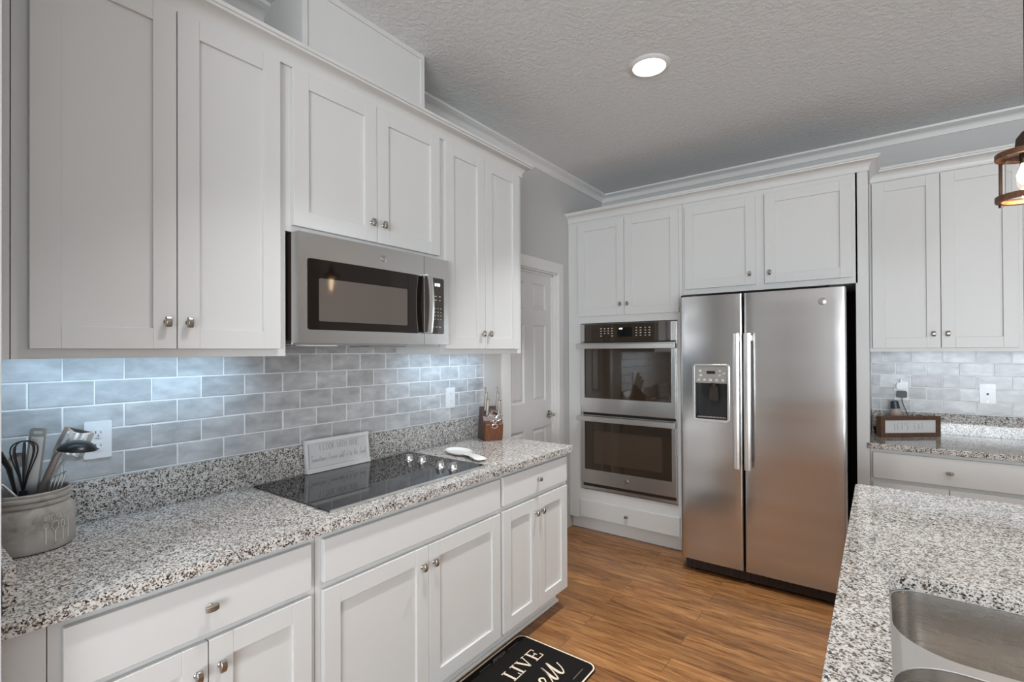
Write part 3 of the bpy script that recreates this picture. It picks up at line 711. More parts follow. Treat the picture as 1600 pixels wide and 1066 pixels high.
# ------------------------------------------------------------------ microwave
MW0, MW1, MWZ0, MWZ1, MWX = 0.944, 1.700, 1.455, 1.852, 0.400
mwc = (MW0+MW1)/2; bow = lambda u: 0.006*(1-((u-mwc)/(0.5*(MW1-MW0)))**2)
def curved(fr, u0, u1, z0, z1, w0, w1, r=0.0, n=20, hole=None):
    """plate following the bow; corners rounded r; optional rectangular hole (u0,u1,z0,z1)"""
    b = MB(fr)
    us = sorted(set([u0+(u1-u0)*k/n for k in range(n+1)] + ([u0+r*(1-math.cos(a*PI/12)) for a in range(7)]+[u1-r*(1-math.cos(a*PI/12)) for a in range(7)] if r else []) + ([hole[0], hole[1]] if hole else [])))
    def zz(u):
        d = 0
        for e in (u-u0, u1-u):
            if r and e < r: d = r-math.sqrt(max(0, r*r-(r-e)**2))
        return z0+d, z1-d
    def strip(cols):
        A = []
        for u, za, zb in cols:
            A.append([b.v((u, w0, za)), b.v((u, w1+bow(u), za)), b.v((u, w1+bow(u), zb)), b.v((u, w0, zb))])
        for P_, Q in zip(A, A[1:]):
            for k in range(4): b.bm.faces.new((P_[k], P_[(k+1) % 4], Q[(k+1) % 4], Q[k]))
        b.bm.faces.new(A[0]); b.bm.faces.new(A[-1])
    if not hole: strip([(u, *zz(u)) for u in us])
    else:
        h0, h1, hz0, hz1 = hole
        strip([(u, z0, z1) for u in us if u <= h0]); strip([(u, z0, z1) for u in us if u >= h1])
        strip([(u, z0, hz0) for u in us if h0 <= u <= h1]); strip([(u, hz1, z1) for u in us if h0 <= u <= h1])
    return b
r = thing('microwave', (0.21, mwc, MWZ0), 'stainless over-the-range microwave with dark glass door, hung above the cooktop', 'microwave')
b = MB(LF); b.box((MW0+0.004, 0.010, MWZ0+0.012), (MW1-0.004, MWX-0.050, MWZ1-0.001)); b.build('body', 'black_body', r, bevel=0.002)
SP = 1.542
dr = curved(LF, MW0, SP-0.001, MWZ0, MWZ1, MWX-0.045, MWX).build('door', 'steel', r, smooth=True)
curved(LF, 0.978, SP-0.004, 1.503, 1.761, MWX-0.01, MWX+0.0012, r=0.010).build('door_glass', 'mw_glass', dr, smooth=True)
curved(LF, 1.022, 1.440, 1.535, 1.692, MWX-0.008, MWX+0.0016, r=0.006).build('door_window', 'mw_window', dr, smooth=True)
cp = curved(LF, SP+0.001, MW1, MWZ0, MWZ1, MWX-0.045, MWX, n=8).build('control_panel', 'steel', r, smooth=True)
curved(LF, SP+0.003, 1.668, 1.503, 1.761, MWX-0.01, MWX+0.0012, r=0.010, n=8).build('panel_glass', 'oven_glass', cp, smooth=True)
b = MB(LF)
f3 = lambda a, b_, c_: (a, MWX+bow(a)+0.0014+c_, b_)
for row in range(4):
    for c_ in range(4):
        u = 1.590+0.019*c_; z = 1.620-0.0165*row
        b.ribbon([(u-0.0025, z), (u+0.0025, z)], 0.004, f3)
for (u, z, w_) in ((1.588, 1.676, .012), (1.613, 1.676, .014), (1.640, 1.676, .011), (1.588, 1.660, .010), (1.613, 1.659, .015), (1.640, 1.659, .008), (1.595, 1.535, .012), (1.618, 1.535, .010), (1.640, 1.535, .012)):
    b.ribbon([(u-w_/2, z), (u+w_/2, z)], 0.0035, f3)
b.build('printed_legend', 'print_white', cp)
b = MB(LF)
seg7 = {'1': 'bc', '2': 'abged', '0': 'abcdef', '4': 'fgbc', '9': 'abfgcd'}
SEG = {'a': ((0, 1), (.5, 1)), 'b': ((.5, 1), (.5, .5)), 'c': ((.5, .5), (.5, 0)), 'd': ((0, 0), (.5, 0)), 'e': ((0, 0), (0, .5)), 'f': ((0, .5), (0, 1)), 'g': ((0, .5), (.5, .5))}
def digits(mb, txt, u, z, h, f3, sw):
    for ch in txt:
        if ch == ':':
            for q in (.3, .7): mb.ribbon([(u, z+q*h), (u+.08*h, z+q*h)], sw, f3)
            u += .3*h; continue
        for s_ in seg7[ch]:
            (a, c_), (e, g) = SEG[s_]; mb.ribbon([(u+a*h, z+c_*h), (u+e*h, z+g*h)], sw, f3)
        u += .8*h
digits(b, '12:00', 1.603, 1.724, 0.0115, f3, 0.0022)
b.build('clock_digits', 'glow_digits', cp)
hd = MB(LF)
secs = []
for i in range(15):
    t = i/14; z = 1.507+t*0.256; out = 0.030+0.012*math.sin(PI*t)
    secs.append([hd.v((u_, MWX+0.010+o_, z)) for u_, o_ in ((1.532, out-0.007), (1.560, out-0.007), (1.560, out-0.002), (1.555, out), (1.537, out), (1.532, out-0.002))])
for A_, B_ in zip(secs, secs[1:]):
    for k in range(6): hd.bm.faces.new((A_[k], A_[(k+1) % 6], B_[(k+1) % 6], B_[k]))
hd.bm.faces.new(secs[0]); hd.bm.faces.new(secs[-1])
hd.box((1.532, MWX+0.008, 1.504), (1.560, MWX+0.036, 1.509)); hd.box((1.532, MWX+0.008, 1.761), (1.560, MWX+0.036, 1.766))
hd.build('handle', 'handle_steel', dr, smooth=True)
badge(dr, LF, 1.314, 1.806, MWX+bow(1.314)-0.0005, 0.0135)
b = MB(LF)   # underside pan with filters
b.box((MW0+0.01, 0.03, MWZ0-0.006), (MW1-0.01, MWX-0.06, MWZ0+0.0118)); b.build('underside', 'steel', r, bevel=0.002)
for u in (1.03, 1.40):
    b = MB(LF); b.box((u, 0.05, MWZ0-0.012), (u+0.21, 0.20, MWZ0-0.006))
    b.build('grease_filter', 'utensil_steel', r, bevel=0.002)
b = MB(LF); b.box((1.02, 0.25, MWZ0-0.010), (1.16, 0.31, MWZ0-0.006)); b.build('lamp_cover', 'white_plastic', r)

# ------------------------------------------------------------------ double wall oven
r = thing('double_wall_oven', (0.50, 3.8, 0.325), 'stainless double wall oven with dark glass doors built into the corner cabinet', 'oven')
O0, O1, OY = 0.126, 0.892, 3.484
MB().box((O0+0.012, 3.53, 0.335), (O1-0.012, 4.02, 1.63)).build('body', 'black_body', r)
b = MB(BF); b.box((O0, -FY+0.001, 0.326), (O1, -FY+0.012, 0.350)); b.box((O0, -FY+0.001, 0.350), (O0+0.012, -FY+0.012, 1.632)); b.box((O1-0.012, -FY+0.001, 0.350), (O1, -FY+0.012, 1.632)); b.box((O0+.012, -FY+0.001, 1.622), (O1-.012, -FY+0.012, 1.632))
b.build('frame', 'steel', r, bevel=0.001)
MB(BF).box((O0+0.013, -FY-0.005, 0.3505), (O1-0.013, -FY+0.004, 0.376)).build('vent', 'black_body', r)
cp = MB(BF).box((O0+0.003, -FY+0.013, 1.492), (O1-0.003, -OY-0.004, 1.630)).build('control_panel', 'steel', r, bevel=0.002)
MB(BF).box((0.166, -OY-0.0045, 1.4935), (0.856, -OY-0.001, 1.6285)).build('panel_glass', 'oven_glass', cp)
MB(BF).box((0.447, -OY-0.0010, 1.526), (0.566, -OY-0.0005, 1.598)).build('display', 'display', cp)
b = MB(BF); f3 = lambda a, b_, c_: (a, -OY-0.0005+c_, b_)
digits(b, '12:00', 0.458, 1.584, 0.009, f3, 0.0016); b.build('clock_digits', 'glow_digits', cp)
b = MB(BF)
for row in range(4):
    z = 1.592-0.019*row
    for k in range(4):
        if row == 3 and k in (1, 2): continue
        b.ribbon([(0.311+0.031*k-0.006, z), (0.311+0.031*k+0.006, z)], 0.006, f3)
    for k in range(4): b.ribbon([(0.598+0.034*k-0.006*(0.6+0.5*(k % 2)), z), (0.598+0.034*k+0.006, z)], 0.006, f3)
b.build('printed_legend', 'print_white', cp)
def oven_door(z0, z1, g0, g1, hz, hasbadge):
    lp = [(O0+0.003, z0), (O1-0.003, z0), (O1-0.003, z1), (O0+0.003, z1)]
    d = MB(BF).box((O0+0.003, -FY+0.013, z0), (O1-0.003, -OY, z1)).build('oven_door', 'steel', r, bevel=0.003)
    MB(BF).box((0.166, -OY+0.0001, g0), (0.858, -OY+0.0022, g1)).build('door_glass', 'oven_glass', d, bevel=0.0008)
    if hasbadge:
        MB(BF).box((0.245, -OY+0.0022, g0+0.055), (0.790, -OY+0.0026, g1-0.075)).build('door_window', 'oven_window', d)
        badge(d, BF, 0.512, 0.436, -OY+0.0002, 0.0155)
    h = MB(BF); h.box((O0-0.008, -OY+0.030, hz-0.019), (O1+0.008, -OY+0.052, hz+0.019))
    h.box((O0-0.008, -OY, hz-0.017), (O0+0.022, -OY+0.031, hz+0.017)); h.box((O1-0.022, -OY, hz-0.017), (O1+0.008, -OY+0.031, hz+0.017))
    h.build('handle', 'handle_steel', d, bevel=0.003)
oven_door(0.936, 1.484, 1.050, 1.440, 1.456, False)
oven_door(0.378, 0.918, 0.488, 0.872, 0.892, True)

# ------------------------------------------------------------------ refrigerator
r = thing('refrigerator', (1.44, 3.6, FZ), 'side-by-side stainless refrigerator with an ice and water dispenser in its left door', 'refrigerator')
F0, F1, FS, FD, FZ0, FZ1 = 0.992, 1.897, 1.374, 3.262, 0.070, 1.770
MB().box((F0+0.01, FD+0.075, 0.02), (F1-0.012, 3.98, FZ1-0.012)).build('body', 'black_body', r, bevel=0.003)
b = MB(); b.box((F0+0.02, FD+0.045, FZ+0.02), (F1-0.02, FD+0.10, 0.064))
for k in range(26): b.box((F0+0.04+k*0.032, FD+0.040, FZ+0.035), (F0+0.055+k*0.032, FD+0.046, 0.052))
b.build('toe_grille', 'dark_gap', r)
for x in (F0+0.06, F1-0.09): MB().lathe([(0, 0), (0.018, 0), (0.018, 0.05), (0, 0.05)], (x, FD+0.08, FZ), 16).build('foot', 'black_plastic', r)
def fdoor(x0, x1, hole=None):
    b = MB(); n = 10; w = FD+0.068
    outer = [(x0, w)] + [(x0, FD+0.018)]
    prof = [(x0, w), (x0, FD+0.010), (x0+0.002, FD+0.005), (x0+0.006, FD+0.0025), (x0+0.012, FD+0.002), (x0+0.014, FD+0.0018)] + [(x0+0.012+(x1-x0-0.024)*k/n, FD+0.002-0.002*math.sin(PI*k/n)) for k in range(1, n)] + [(x1-0.014, FD+0.0018), (x1-0.012, FD+0.002), (x1-0.006, FD+0.0025), (x1-0.002, FD+0.005), (x1, FD+0.010), (x1, w)]
    def strip(za, zb, pf):
        A = [b.v((x, y, za)) for x, y in pf]; B_ = [b.v((x, y, zb)) for x, y in pf]; k = len(pf)
        for i in range(k): b.bm.faces.new((A[i], A[(i+1) % k], B_[(i+1) % k], B_[i]))
        b.bm.faces.new(A); b.bm.faces.new(B_)
    if not hole: strip(FZ0, FZ1, prof)
    else:
        hx0, hx1, hz0, hz1 = hole
        yy = lambda x: FD+0.002-0.002*math.sin(PI*(x-x0-0.012)/(x1-x0-0.024))
        strip(FZ0, hz0, prof); strip(hz1, FZ1, prof)
        l_ = [p for p in prof if p[0] < hx0]; r_ = [p for p in prof if p[0] > hx1]
        strip(hz0, hz1, l_[0:]+[(hx0, yy(hx0)), (hx0, w)]); strip(hz0, hz1, [(hx1, w), (hx1, yy(hx1))]+r_)
    return b
HX0, HX1, HZ0, HZ1 = 1.090, 1.284, 0.984, 1.322
ld = fdoor(F0, FS-0.004, (HX0, HX1, HZ0, HZ1)).build('freezer_door', 'fridge_steel', r, smooth=True)
rd = fdoor(FS+0.006, F1).build('fridge_door', 'fridge_steel', r, smooth=True)
for (d, a, c_) in ((ld, 1.326, 1.364), (rd, 1.388, 1.426)):
    b = MB(); y = FD-0.055
    secs = []
    for i in range(13):
        t = i/12; z = 0.700+t*0.824; out = y-0.006*math.sin(PI*t)
        secs.append([b.v(p) for p in ((a, out+0.012, z), (a, out+0.003, z), (a+0.004, out, z), (c_-0.004, out, z), (c_, out+0.003, z), (c_, out+0.012, z))])
    for A_, B_ in zip(secs, secs[1:]):
        for k in range(6): b.bm.faces.new((A_[k], A_[(k+1) % 6], B_[(k+1) % 6], B_[k]))
    b.bm.faces.new(secs[0]); b.bm.faces.new(secs[-1])
    m_ = (a+c_)/2
    for z in (0.725, 1.495): b.box((m_-0.010, y+0.011, z-0.016), (m_+0.010, FD-0.001, z+0.016))
    b.build('handle', 'handle_steel', d, smooth=True)
badge(rd, BF, 1.788, 1.694, -FD+0.0015, 0.020)
# dispenser
b = MB(); lo = rrect(HX0-0.016, HX1+0.012, HZ0-0.016, HZ1+0.012, 0.02); li = rrect(HX0, HX1, HZ0, HZ1, 0.008)
b.plate([lo, li], FD-0.010, FD+0.004, lambda a, b_, c_: (a, c_, b_)); dz = b.build('dispenser_bezel', 'handle_steel', ld, bevel=0.002)
b = MB()
b.box((HX0, FD+0.058, HZ0), (HX1, FD+0.062, HZ1)); b.box((HX0-0.001, FD-0.001, HZ0), (HX0+0.003, FD+0.06, 1.215)); b.box((HX1-0.003, FD-0.001, HZ0), (HX1+0.001, FD+0.06, 1.215)); b.box((HX0, FD-0.003, HZ0-0.001), (HX1, FD+0.06, HZ0+0.010))
b.build('dispenser_recess', 'black_plastic', ld)
pn = MB().hull([(HX0+.001, FD+0.010, 1.212), (HX1-.001, FD+0.010, 1.212), (HX1-.001, FD+0.05, 1.212), (HX0+.001, FD+0.05, 1.212)], [(HX0+.001, FD-0.004, HZ1-.001), (HX1-.001, FD-0.004, HZ1-.001), (HX1-.001, FD+0.05, HZ1-.001), (HX0+.001, FD+0.05, HZ1-.001)]).build('dispenser_panel', 'clear_bits', ld)
sl = lambda z: FD+0.010-0.014*(z-1.212)/(HZ1-1.212)
f3 = lambda a, b_, c_: (a, sl(b_)-0.001-c_, b_)
MB().plate([rrect(1.160, 1.212, 1.272, 1.290, 0.003)], 0.0, 0.001, f3).build('display', 'display', pn)
b = MB()
for k in range(5): b.plate([circ(1.108+0.037*k, 1.232, 0.010, 0.009, n=14)], 0.0, 0.0012, f3)
for (u, z) in ((1.120, 1.290), (1.123, 1.262), (1.240, 1.290), (1.236, 1.262), (1.265, 1.276)): b.plate([circ(u, z, 0.008, n=12)], 0.0, 0.0012, f3)
b.build('button', 'chrome', pn)
b = MB(); b.hull([(1.165, FD+0.035, 1.10), (1.225, FD+0.035, 1.10), (1.225, FD+0.030, 1.10), (1.165, FD+0.030, 1.10)], [(1.172, FD+0.025, 1.19), (1.220, FD+0.025, 1.19), (1.220, FD+0.020, 1.19), (1.172, FD+0.020, 1.19)])
b.lathe([(0.018, 0), (0.024, 0.03), (0, 0.03)], (1.195, FD+0.03, 1.185), 16); b.build('paddle', 'black_body', ld, bevel=0.001)
b = MB(); b.box((HX0+0.010, FD+0.002, HZ0+0.010), (HX1-0.010, FD+0.05, HZ0+0.016))
for k in range(9): b.box((HX0+0.016+k*0.019, FD+0.004, HZ0+0.016), (HX0+0.022+k*0.019, FD+0.048, HZ0+0.019))
b.build('drip_tray', 'nickel', ld)
for x in (F0+0.03, F1-0.05):
    MB().box((x-0.03, FD+0.02, FZ1), (x+0.04, FD+0.12, FZ1+0.014)).build('hinge_cover', 'black_plastic', r, bevel=0.004)

# ------------------------------------------------------------------ cooktop
r = thing('cooktop', (0.31, 1.365, CT), 'black glass electric cooktop with four knobs, set in the left worktop', 'cooktop')
b = MB(); b.plate([rrect(0.044, 0.560, 0.958, 1.775, 0.004)], CT+0.0005, CT+0.006, lambda a, b_, c_: (a, b_, c_)); b.build('glass_surface', 'black_glass', r, bevel=0.001)
b = MB(); b.box((0.5605, 0.960, CT+0.0004), (0.577, 1.775, CT+0.0066)); b.build('front_trim', 'handle_steel', r, bevel=0.0015)
b = MB(); b.box((0.040, 0.958, CT+0.0004), (0.0437, 1.775, CT+0.0072)); b.build('rear_trim', 'handle_steel', r)
for (x, y) in ((0.200, 1.630), (0.280, 1.640), (0.430, 1.612), (0.500, 1.622)):
    k_ = MB().lathe([(0.0, 0), (0.0235, 0), (0.0235, 0.004), (0.019, 0.008), (0.0175, 0.022), (0.016, 0.025), (0, 0.0255)], (x, y, CT+0.006), 24).build('knob', 'knob_satin', r, smooth=True)
    MB().box((x-0.004, y-0.0185, CT+0.030), (x+0.004, y+0.0185, CT+0.037)).build('grip', 'knob_satin', k_, bevel=0.002)
b = MB()
f3 = lambda a, b_, c_: (a, b_, CT+0.0061+c_)
for (x, y, q) in ((0.17, 1.12, 0.075), (0.43, 1.13, 0.10), (0.17, 1.43, 0.10), (0.43, 1.42, 0.075)): b.ribbon(arc(x, y, q, q, 0, 360, 40), 0.0012, f3, 0.0002)
b.build('burner_rings', 'mat_grey', r)

# ------------------------------------------------------------------ COOK WITH WINE sign
r = thing('wooden_sign', (0.045, 1.35, CT+0.0072), 'white distressed sign reading I COOK WITH WINE, leaning behind the cooktop', 'sign')
sx, sy0, sy1, sz0, sz1 = 0.052, 1.180, 1.508, CT+0.0075, 1.036
fr_ = lambda u, w, z: (sx+w-0.10*(z-sz0), u, z)         # slight backward lean
b = MB(fr_); b.box((sy0, -0.012, sz0), (sy1, -0.002, sz1)); b.build('board', 'sign_face', r)
b = MB(fr_); b.box((sy0, -0.002, sz1-0.016), (sy1, 0.010, sz1)); b.box((sy0, -0.002, sz0), (sy1, 0.012, sz0+0.020)); b.box((sy0, -0.002, sz0+0.020), (sy0+0.010, 0.006, sz1-0.016)); b.box((sy1-0.010, -0.002, sz0+0.020), (sy1, 0.006, sz1-0.016))
b.build('frame', 'distressed_white', r, bevel=0.001)
b = MB(); f3 = lambda a, b_, c_: fr_(a, -0.002+c_, b_)
write_centred(b, 'I COOK WITH WINE', 1.352, 0.982, 0.028, 0.20, 0.22, 0.0014, f3)
write_centred(b, 'Sometimes I even add it to the food', 1.346, 0.936, 0.028, 0.285, 0.14, 0.0011, f3, 0.2)
b.build('lettering', 'print_grey', r)

# ------------------------------------------------------------------ knife block, knives, shears
F_ = Vector((0.85, -0.53)).normalized(); W_ = Vector((0.53, 0.85)).normalized()
kb0 = Vector((0.156, 2.255)) - F_*0.135          # back left corner
def kf(f, w, z): return (kb0.x+F_.x*f+W_.x*w, kb0.y+F_.y*f+W_.y*w, CT+0.0005+z)
r = thing('knife_block', kf(0.07, 0.06, 0), 'dark reddish wooden knife block at the far end of the left worktop', 'knife block')
prof = [(0, 0), (0.10, 0), (0.124, 0.118), (0.055, 0.198), (0.036, 0.198)]
MB().hull([kf(f, 0.0, z) for f, z in prof], [kf(f, 0.12, z) for f, z in prof]).build('rear_block', 'block_wood_side', r, bevel=0.002)
prof = [(0.100, 0), (0.136, 0), (0.148, 0.098), (0.124, 0.116)]
MB().hull([kf(f, 0.004, z) for f, z in prof], [kf(f, 0.116, z) for f, z in prof]).build('front_block', 'block_wood', r, bevel=0.003)
d3 = Vector((F_.x*0.28, F_.y*0.28, 1)).normalized()
specs = [(0.052, 0.022, 0.118, 'knife with white handle, rearmost on the left side of the block'), (0.075, 0.026, 0.112, 'knife with white handle, middle one on the left side of the block'), (0.098, 0.030, 0.100, 'knife with white handle, frontmost on the left side of the block'),
         (0.052, 0.098, 0.118, 'knife with white handle, rearmost on the right side of the block'), (0.075, 0.100, 0.108, 'knife with white handle, middle one on the right side of the block'), (0.098, 0.102, 0.094, 'knife with white handle, frontmost on the right side of the block')]
for f, w, ln, lab in specs:
    zt = 0.198-(f-0.055)*80/69*1.0 if f > 0.055 else 0.198
    p0 = Vector(kf(f, w, zt+0.001))
    kn_ = thing('kitchen_knife', p0, 'kitchen ' + lab, 'knife', 'knives in the wooden block')
    b = MB(); pts = [p0+d3*(ln*t) for t in (0, .08, .3, .6, .85, 1)]; b.tube([tuple(p) for p in pts], [0.008, 0.0105, 0.0085, 0.0095, 0.0105, 0.011], 12, flat=0.7)
    b.build('handle', 'knife_handle', kn_, smooth=True)
    b = MB(); b.tube([tuple(p0+d3*(ln+0.0)), tuple(p0+d3*(ln+0.006))], [0.0112, 0.0105], 12, flat=0.7); b.build('end_cap', 'chrome', kn_, smooth=True)
r = thing('kitchen_shears', kf(0.128, 0.06, 0.12), 'steel kitchen shears with looped handles in the front slot of the knife block', 'shears')
def loop3(fc, wc, zc, rw, rz, tilt=0.0, n=18):
    return [kf(fc+0.004*math.sin(k*2*PI/n), wc+rw*math.cos(k*2*PI/n)+tilt*rz*math.sin(k*2*PI/n), zc+rz*math.sin(k*2*PI/n)) for k in range(n)]
b = MB(); b.tube(loop3(0.152, 0.036, 0.138, 0.020, 0.018, -0.4), 0.0032, 8, closed=True); b.tube([kf(0.150, 0.046, 0.122), kf(0.152, 0.060, 0.106)], 0.0035, 8); b.build('loop_handle', 'chrome', r, smooth=True)
b = MB(); b.tube(loop3(0.152, 0.086, 0.140, 0.018, 0.021, 0.4), 0.0032, 8, closed=True); b.tube([kf(0.150, 0.076, 0.122), kf(0.152, 0.062, 0.106)], 0.0035, 8); b.build('loop_handle', 'chrome', r, smooth=True)
b = MB(); b.tube(loop3(0.156, 0.058, 0.090, 0.017, 0.013), 0.0032, 8, closed=True); b.build('pivot_ring', 'chrome', r, smooth=True)

# ------------------------------------------------------------------ spoon rest
b = MB(); n = 28
axd = Vector((0.26, -0.09)).normalized(); axp = Vector((-axd.y, axd.x))
c0 = Vector((0.270, 1.910))
rings = []
outl = []
for k in range(n):
    a = k*2*PI/n; outl.append((0.100*math.cos(a), 0.064*math.sin(a)))
def sp(t, s_, z): q = c0+axd*t+axp*s_; return (q.x, q.y, CT+0.0005+z)
for (k, z) in ((0.55, 0.0), (0.75, 0.001), (0.95, 0.012), (1.0, 0.017), (0.96, 0.018), (0.80, 0.010), (0.55, 0.006)):
    rings.append([b.v(sp(x*k, y*k, z)) for x, y in outl])
for A_, B_ in zip(rings, rings[1:]):
    for k in range(n): b.bm.faces.new((A_[k], A_[(k+1) % n], B_[(k+1) % n], B_[k]))
b.bm.faces.new(rings[0]); b.bm.faces.new(rings[-1])
hand = [(0.070, 0.034, 0.006), (0.11, 0.026, 0.008), (0.15, 0.026, 0.010), (0.20, 0.034, 0.008), (0.245, 0.042, 0.004)]
R = [[b.v(sp(t, h_, z+0.004)), b.v(sp(t, 0, z)), b.v(sp(t, -h_, z+0.004)), b.v(sp(t, -h_*.9, z+0.011)), b.v(sp(t, 0, z+0.007)), b.v(sp(t, h_*.9, z+0.011))] for t, h_, z in hand]
for A_, B_ in zip(R, R[1:]):
    for k in range(6): b.bm.faces.new((A_[k], A_[(k+1) % 6], B_[(k+1) % 6], B_[k]))
b.bm.faces.new(R[0]); b.bm.faces.new(R[-1])
o = b.build('spoon_rest', 'white_ceramic', smooth=True); tag(o, 'white ceramic spoon-shaped rest lying on the worktop right of the cooktop', 'spoon rest'); top(o)
o.modifiers.new('sub', 'SUBSURF').render_levels = 1

# ------------------------------------------------------------------ utensil crock
cx, cy = 0.148, 0.298
r = thing('utensil_crock', (cx, cy, CT), 'grey stoneware jar-shaped crock full of utensils at the near end of the worktop', 'crock')
MB().lathe([(0, 0), (0.086, 0), (0.093, 0.004), (0.097, 0.014), (0.097, 0.095), (0.094, 0.108), (0.086, 0.117), (0.083, 0.121), (0.087, 0.126), (0.087, 0.132), (0.083, 0.136), (0.088, 0.141), (0.088, 0.147), (0.084, 0.150), (0.086, 0.157), (0.083, 0.160), (0.079, 0.157), (0.077, 0.12), (0.088, 0.10), (0.088, 0.02), (0, 0.012)], (cx, cy, CT+0.0005), 48).build('body', 'stoneware', r, smooth=True)
b = MB()
def cyl(a, z, c_): return (cx+(0.0972+c_)*math.cos(a), cy+(0.0972+c_)*math.sin(a), CT+z)
f3 = lambda a, z, c_: cyl(a/0.097+math.radians(4), z, c_)
wtxt = 'UTENSILS'
write(b, wtxt, 0.008, 0.087, 0.0115, 0.75, 0.28, 0.0012, f3, 0, 0.0012)
b.ribbon([(0.010, 0.024), (0.010, 0.066)], 0.0022, f3, 0.0015)
for q in (-0.004, 0, 0.004): b.ribbon([(0.010+q, 0.079), (0.010+q, 0.068), (0.010, 0.064)], 0.0012, f3, 0.0012)
b.ribbon([(0.031, 0.024), (0.031, 0.052)], 0.0022, f3, 0.0015)
b.ribbon([(0.031, 0.052), (0.022, 0.066), (0.026, 0.080), (0.036, 0.080), (0.040, 0.066), (0.031, 0.052)], 0.0012, f3, 0.0012)
b.ribbon([(0.050, 0.024), (0.050, 0.056)], 0.0020, f3, 0.0015); b.ribbon(arc(0.050, 0.068, 0.005, 0.010, 0, 360, 12), 0.0014, f3, 0.0012)
b.ribbon([(0.066, 0.026), (0.066, 0.080)], 0.0022, f3, 0.0015)
b.build('relief', 'stoneware_relief', r)
g_ = 'utensils standing in the stoneware crock'
base = Vector((cx, cy, CT+0.02))
# whisk
t0 = thing('whisk', (cx+0.02, cy-0.01, CT+0.02), 'black wire whisk standing upright in the crock', 'whisk', g_)
wb = Vector((0.150, 0.285, 1.035)); wd = Vector((0.0, 0.02, 1)).normalized(); wu = Vector((0.40, 0.9, 0)).normalized(); wv = wd.cross(wu)
b = MB()
for k in range(4):
    a = k*PI/4+0.2; e = wu*math.cos(a)+wv*math.sin(a)
    pts = []
    for j in range(17):
        t = j/16*2-1; s_ = math.sin(PI*(1-abs(t))**0.8*0.5) ; hgt = 0.146*math.cos(t*PI/2)**0.65 if abs(t) < 1 else 0
        wdt = 0.030*math.sin(PI*t)*(1-0.25*abs(t)) if True else 0
        pts.append(tuple(wb+wd*hgt+e*wdt*1.05))
    b.tube(pts, 0.0017, 6)
b.build('wires', 'black_plastic', t0, smooth=True)
MB().tube([tuple(wb+wd*0.01), tuple(wb-wd*0.05), (cx+0.02, cy-0.01, CT+0.03)], 0.009, 12).build('handle', 'black_plastic', t0, smooth=True)
# ladle-like black spoon seen from behind, slotted turner, grater, others
t0 = thing('serving_spoon', (cx-0.02, cy-0.02, CT+0.02), 'black nylon ladle turned over with a grey handle, in the crock', 'ladle', g_)
lc = Vector((0.175, 0.395, 1.146))
b = MB(); prof_ = [(0.0, 0.019), (0.012, 0.0185), (0.024, 0.015), (0.034, 0.008), (0.040, 0.0), (0.041, -0.003), (0.038, -0.002), (0.030, 0.008), (0, 0.015)]
b.lathe([(q*1.12, h_*1.15) for q, h_ in prof_], lc, 28, (0.10, 0.10, 1)); b.build('bowl', 'black_plastic', t0, smooth=True)
b = MB(); b.tube([(0.172, 0.362, 1.147), (0.168, 0.350, 1.128), (0.156, 0.322, 1.04), (cx-0.03, cy+0.01, CT+0.03)], [0.005, 0.008, 0.009, 0.008], 10, flat=0.5); b.build('handle', 'turner_handle', t0, smooth=True)
t0 = thing('slotted_turner', (cx+0.03, cy+0.02, CT+0.02), 'slotted steel turner standing behind the black ladle in the crock', 'turner', g_)
def tf(a, b_, c_):   # blade plane, facing the room
    uz = Vector((-0.05, 0.42, 1)).normalized(); ux = Vector((0.16, 0.92, -0.40)); ux = (ux-uz*ux.dot(uz)).normalized(); nn_ = ux.cross(uz).normalized()
    p = Vector((0.100, 0.400, 1.150))+ux*a+uz*b_+nn_*(c_+4.0*a*a+(3.0*(b_+0.02)**2 if b_ < -0.02 else 0)); return tuple(p)
sl_ = [rrect(-0.026+0.0145*k, -0.0185+0.0145*k, -0.034, 0.034, 0.003, 3) for k in range(4)]
MB().plate([rrect(-0.037, 0.037, -0.050, 0.044, (0.025, 0.025, 0.007, 0.007), 5)]+sl_, 0, 0.0014, tf).build('blade', 'utensil_steel', t0)
MB().tube([tf(0, -0.046, 0.0), (0.105, 0.360, 1.075), (0.118, 0.335, 1.04), (cx+0.0, cy+0.03, CT+0.03)], [0.005, 0.005, 0.005, 0.006], 8, flat=0.6).build('handle', 'utensil_steel', t0, smooth=True)
t0 = thing('hand_grater', (cx-0.03, cy+0.01, CT+0.02), 'flat steel hand grater with clear frame standing in the crock', 'grater', g_)
def gf(a, b_, c_):
    o_ = Vector((0.115, 0.305, 1.03)); uz = Vector((0.0, 0.10, 1)).normalized(); uy = Vector((0.25, 1, -0.10)).normalized(); nn_ = uy.cross(uz).normalized(); return tuple(o_+uy*a+uz*b_+nn_*c_)
MB().plate([rrect(-0.018, 0.018, -0.10, 0.180, 0.007, 4), rrect(-0.013, 0.013, -0.08, 0.155, 0.002, 2), rrect(-0.010, 0.010, 0.163, 0.172, 0.004, 4)], -0.003, 0.003, gf).build('frame', 'clear_bits', t0, bevel=0.001)
MB().plate([rrect(-0.0128, 0.0128, -0.079, 0.154, 0.001, 2)], -0.001, 0.001, gf).build('blade', 'utensil_steel', t0)
t0 = thing('cooking_spoon', (cx+0.02, cy-0.04, CT+0.02), 'large black nylon spoon at the near side of the crock', 'spoon', g_)
b = MB(); pts = [(0.215, 0.205, 1.10), (0.214, 0.212, 1.145), (0.212, 0.232, 1.162), (0.205, 0.250, 1.12), (0.195, 0.262, 1.06), (0.18, 0.27, 1.02)]
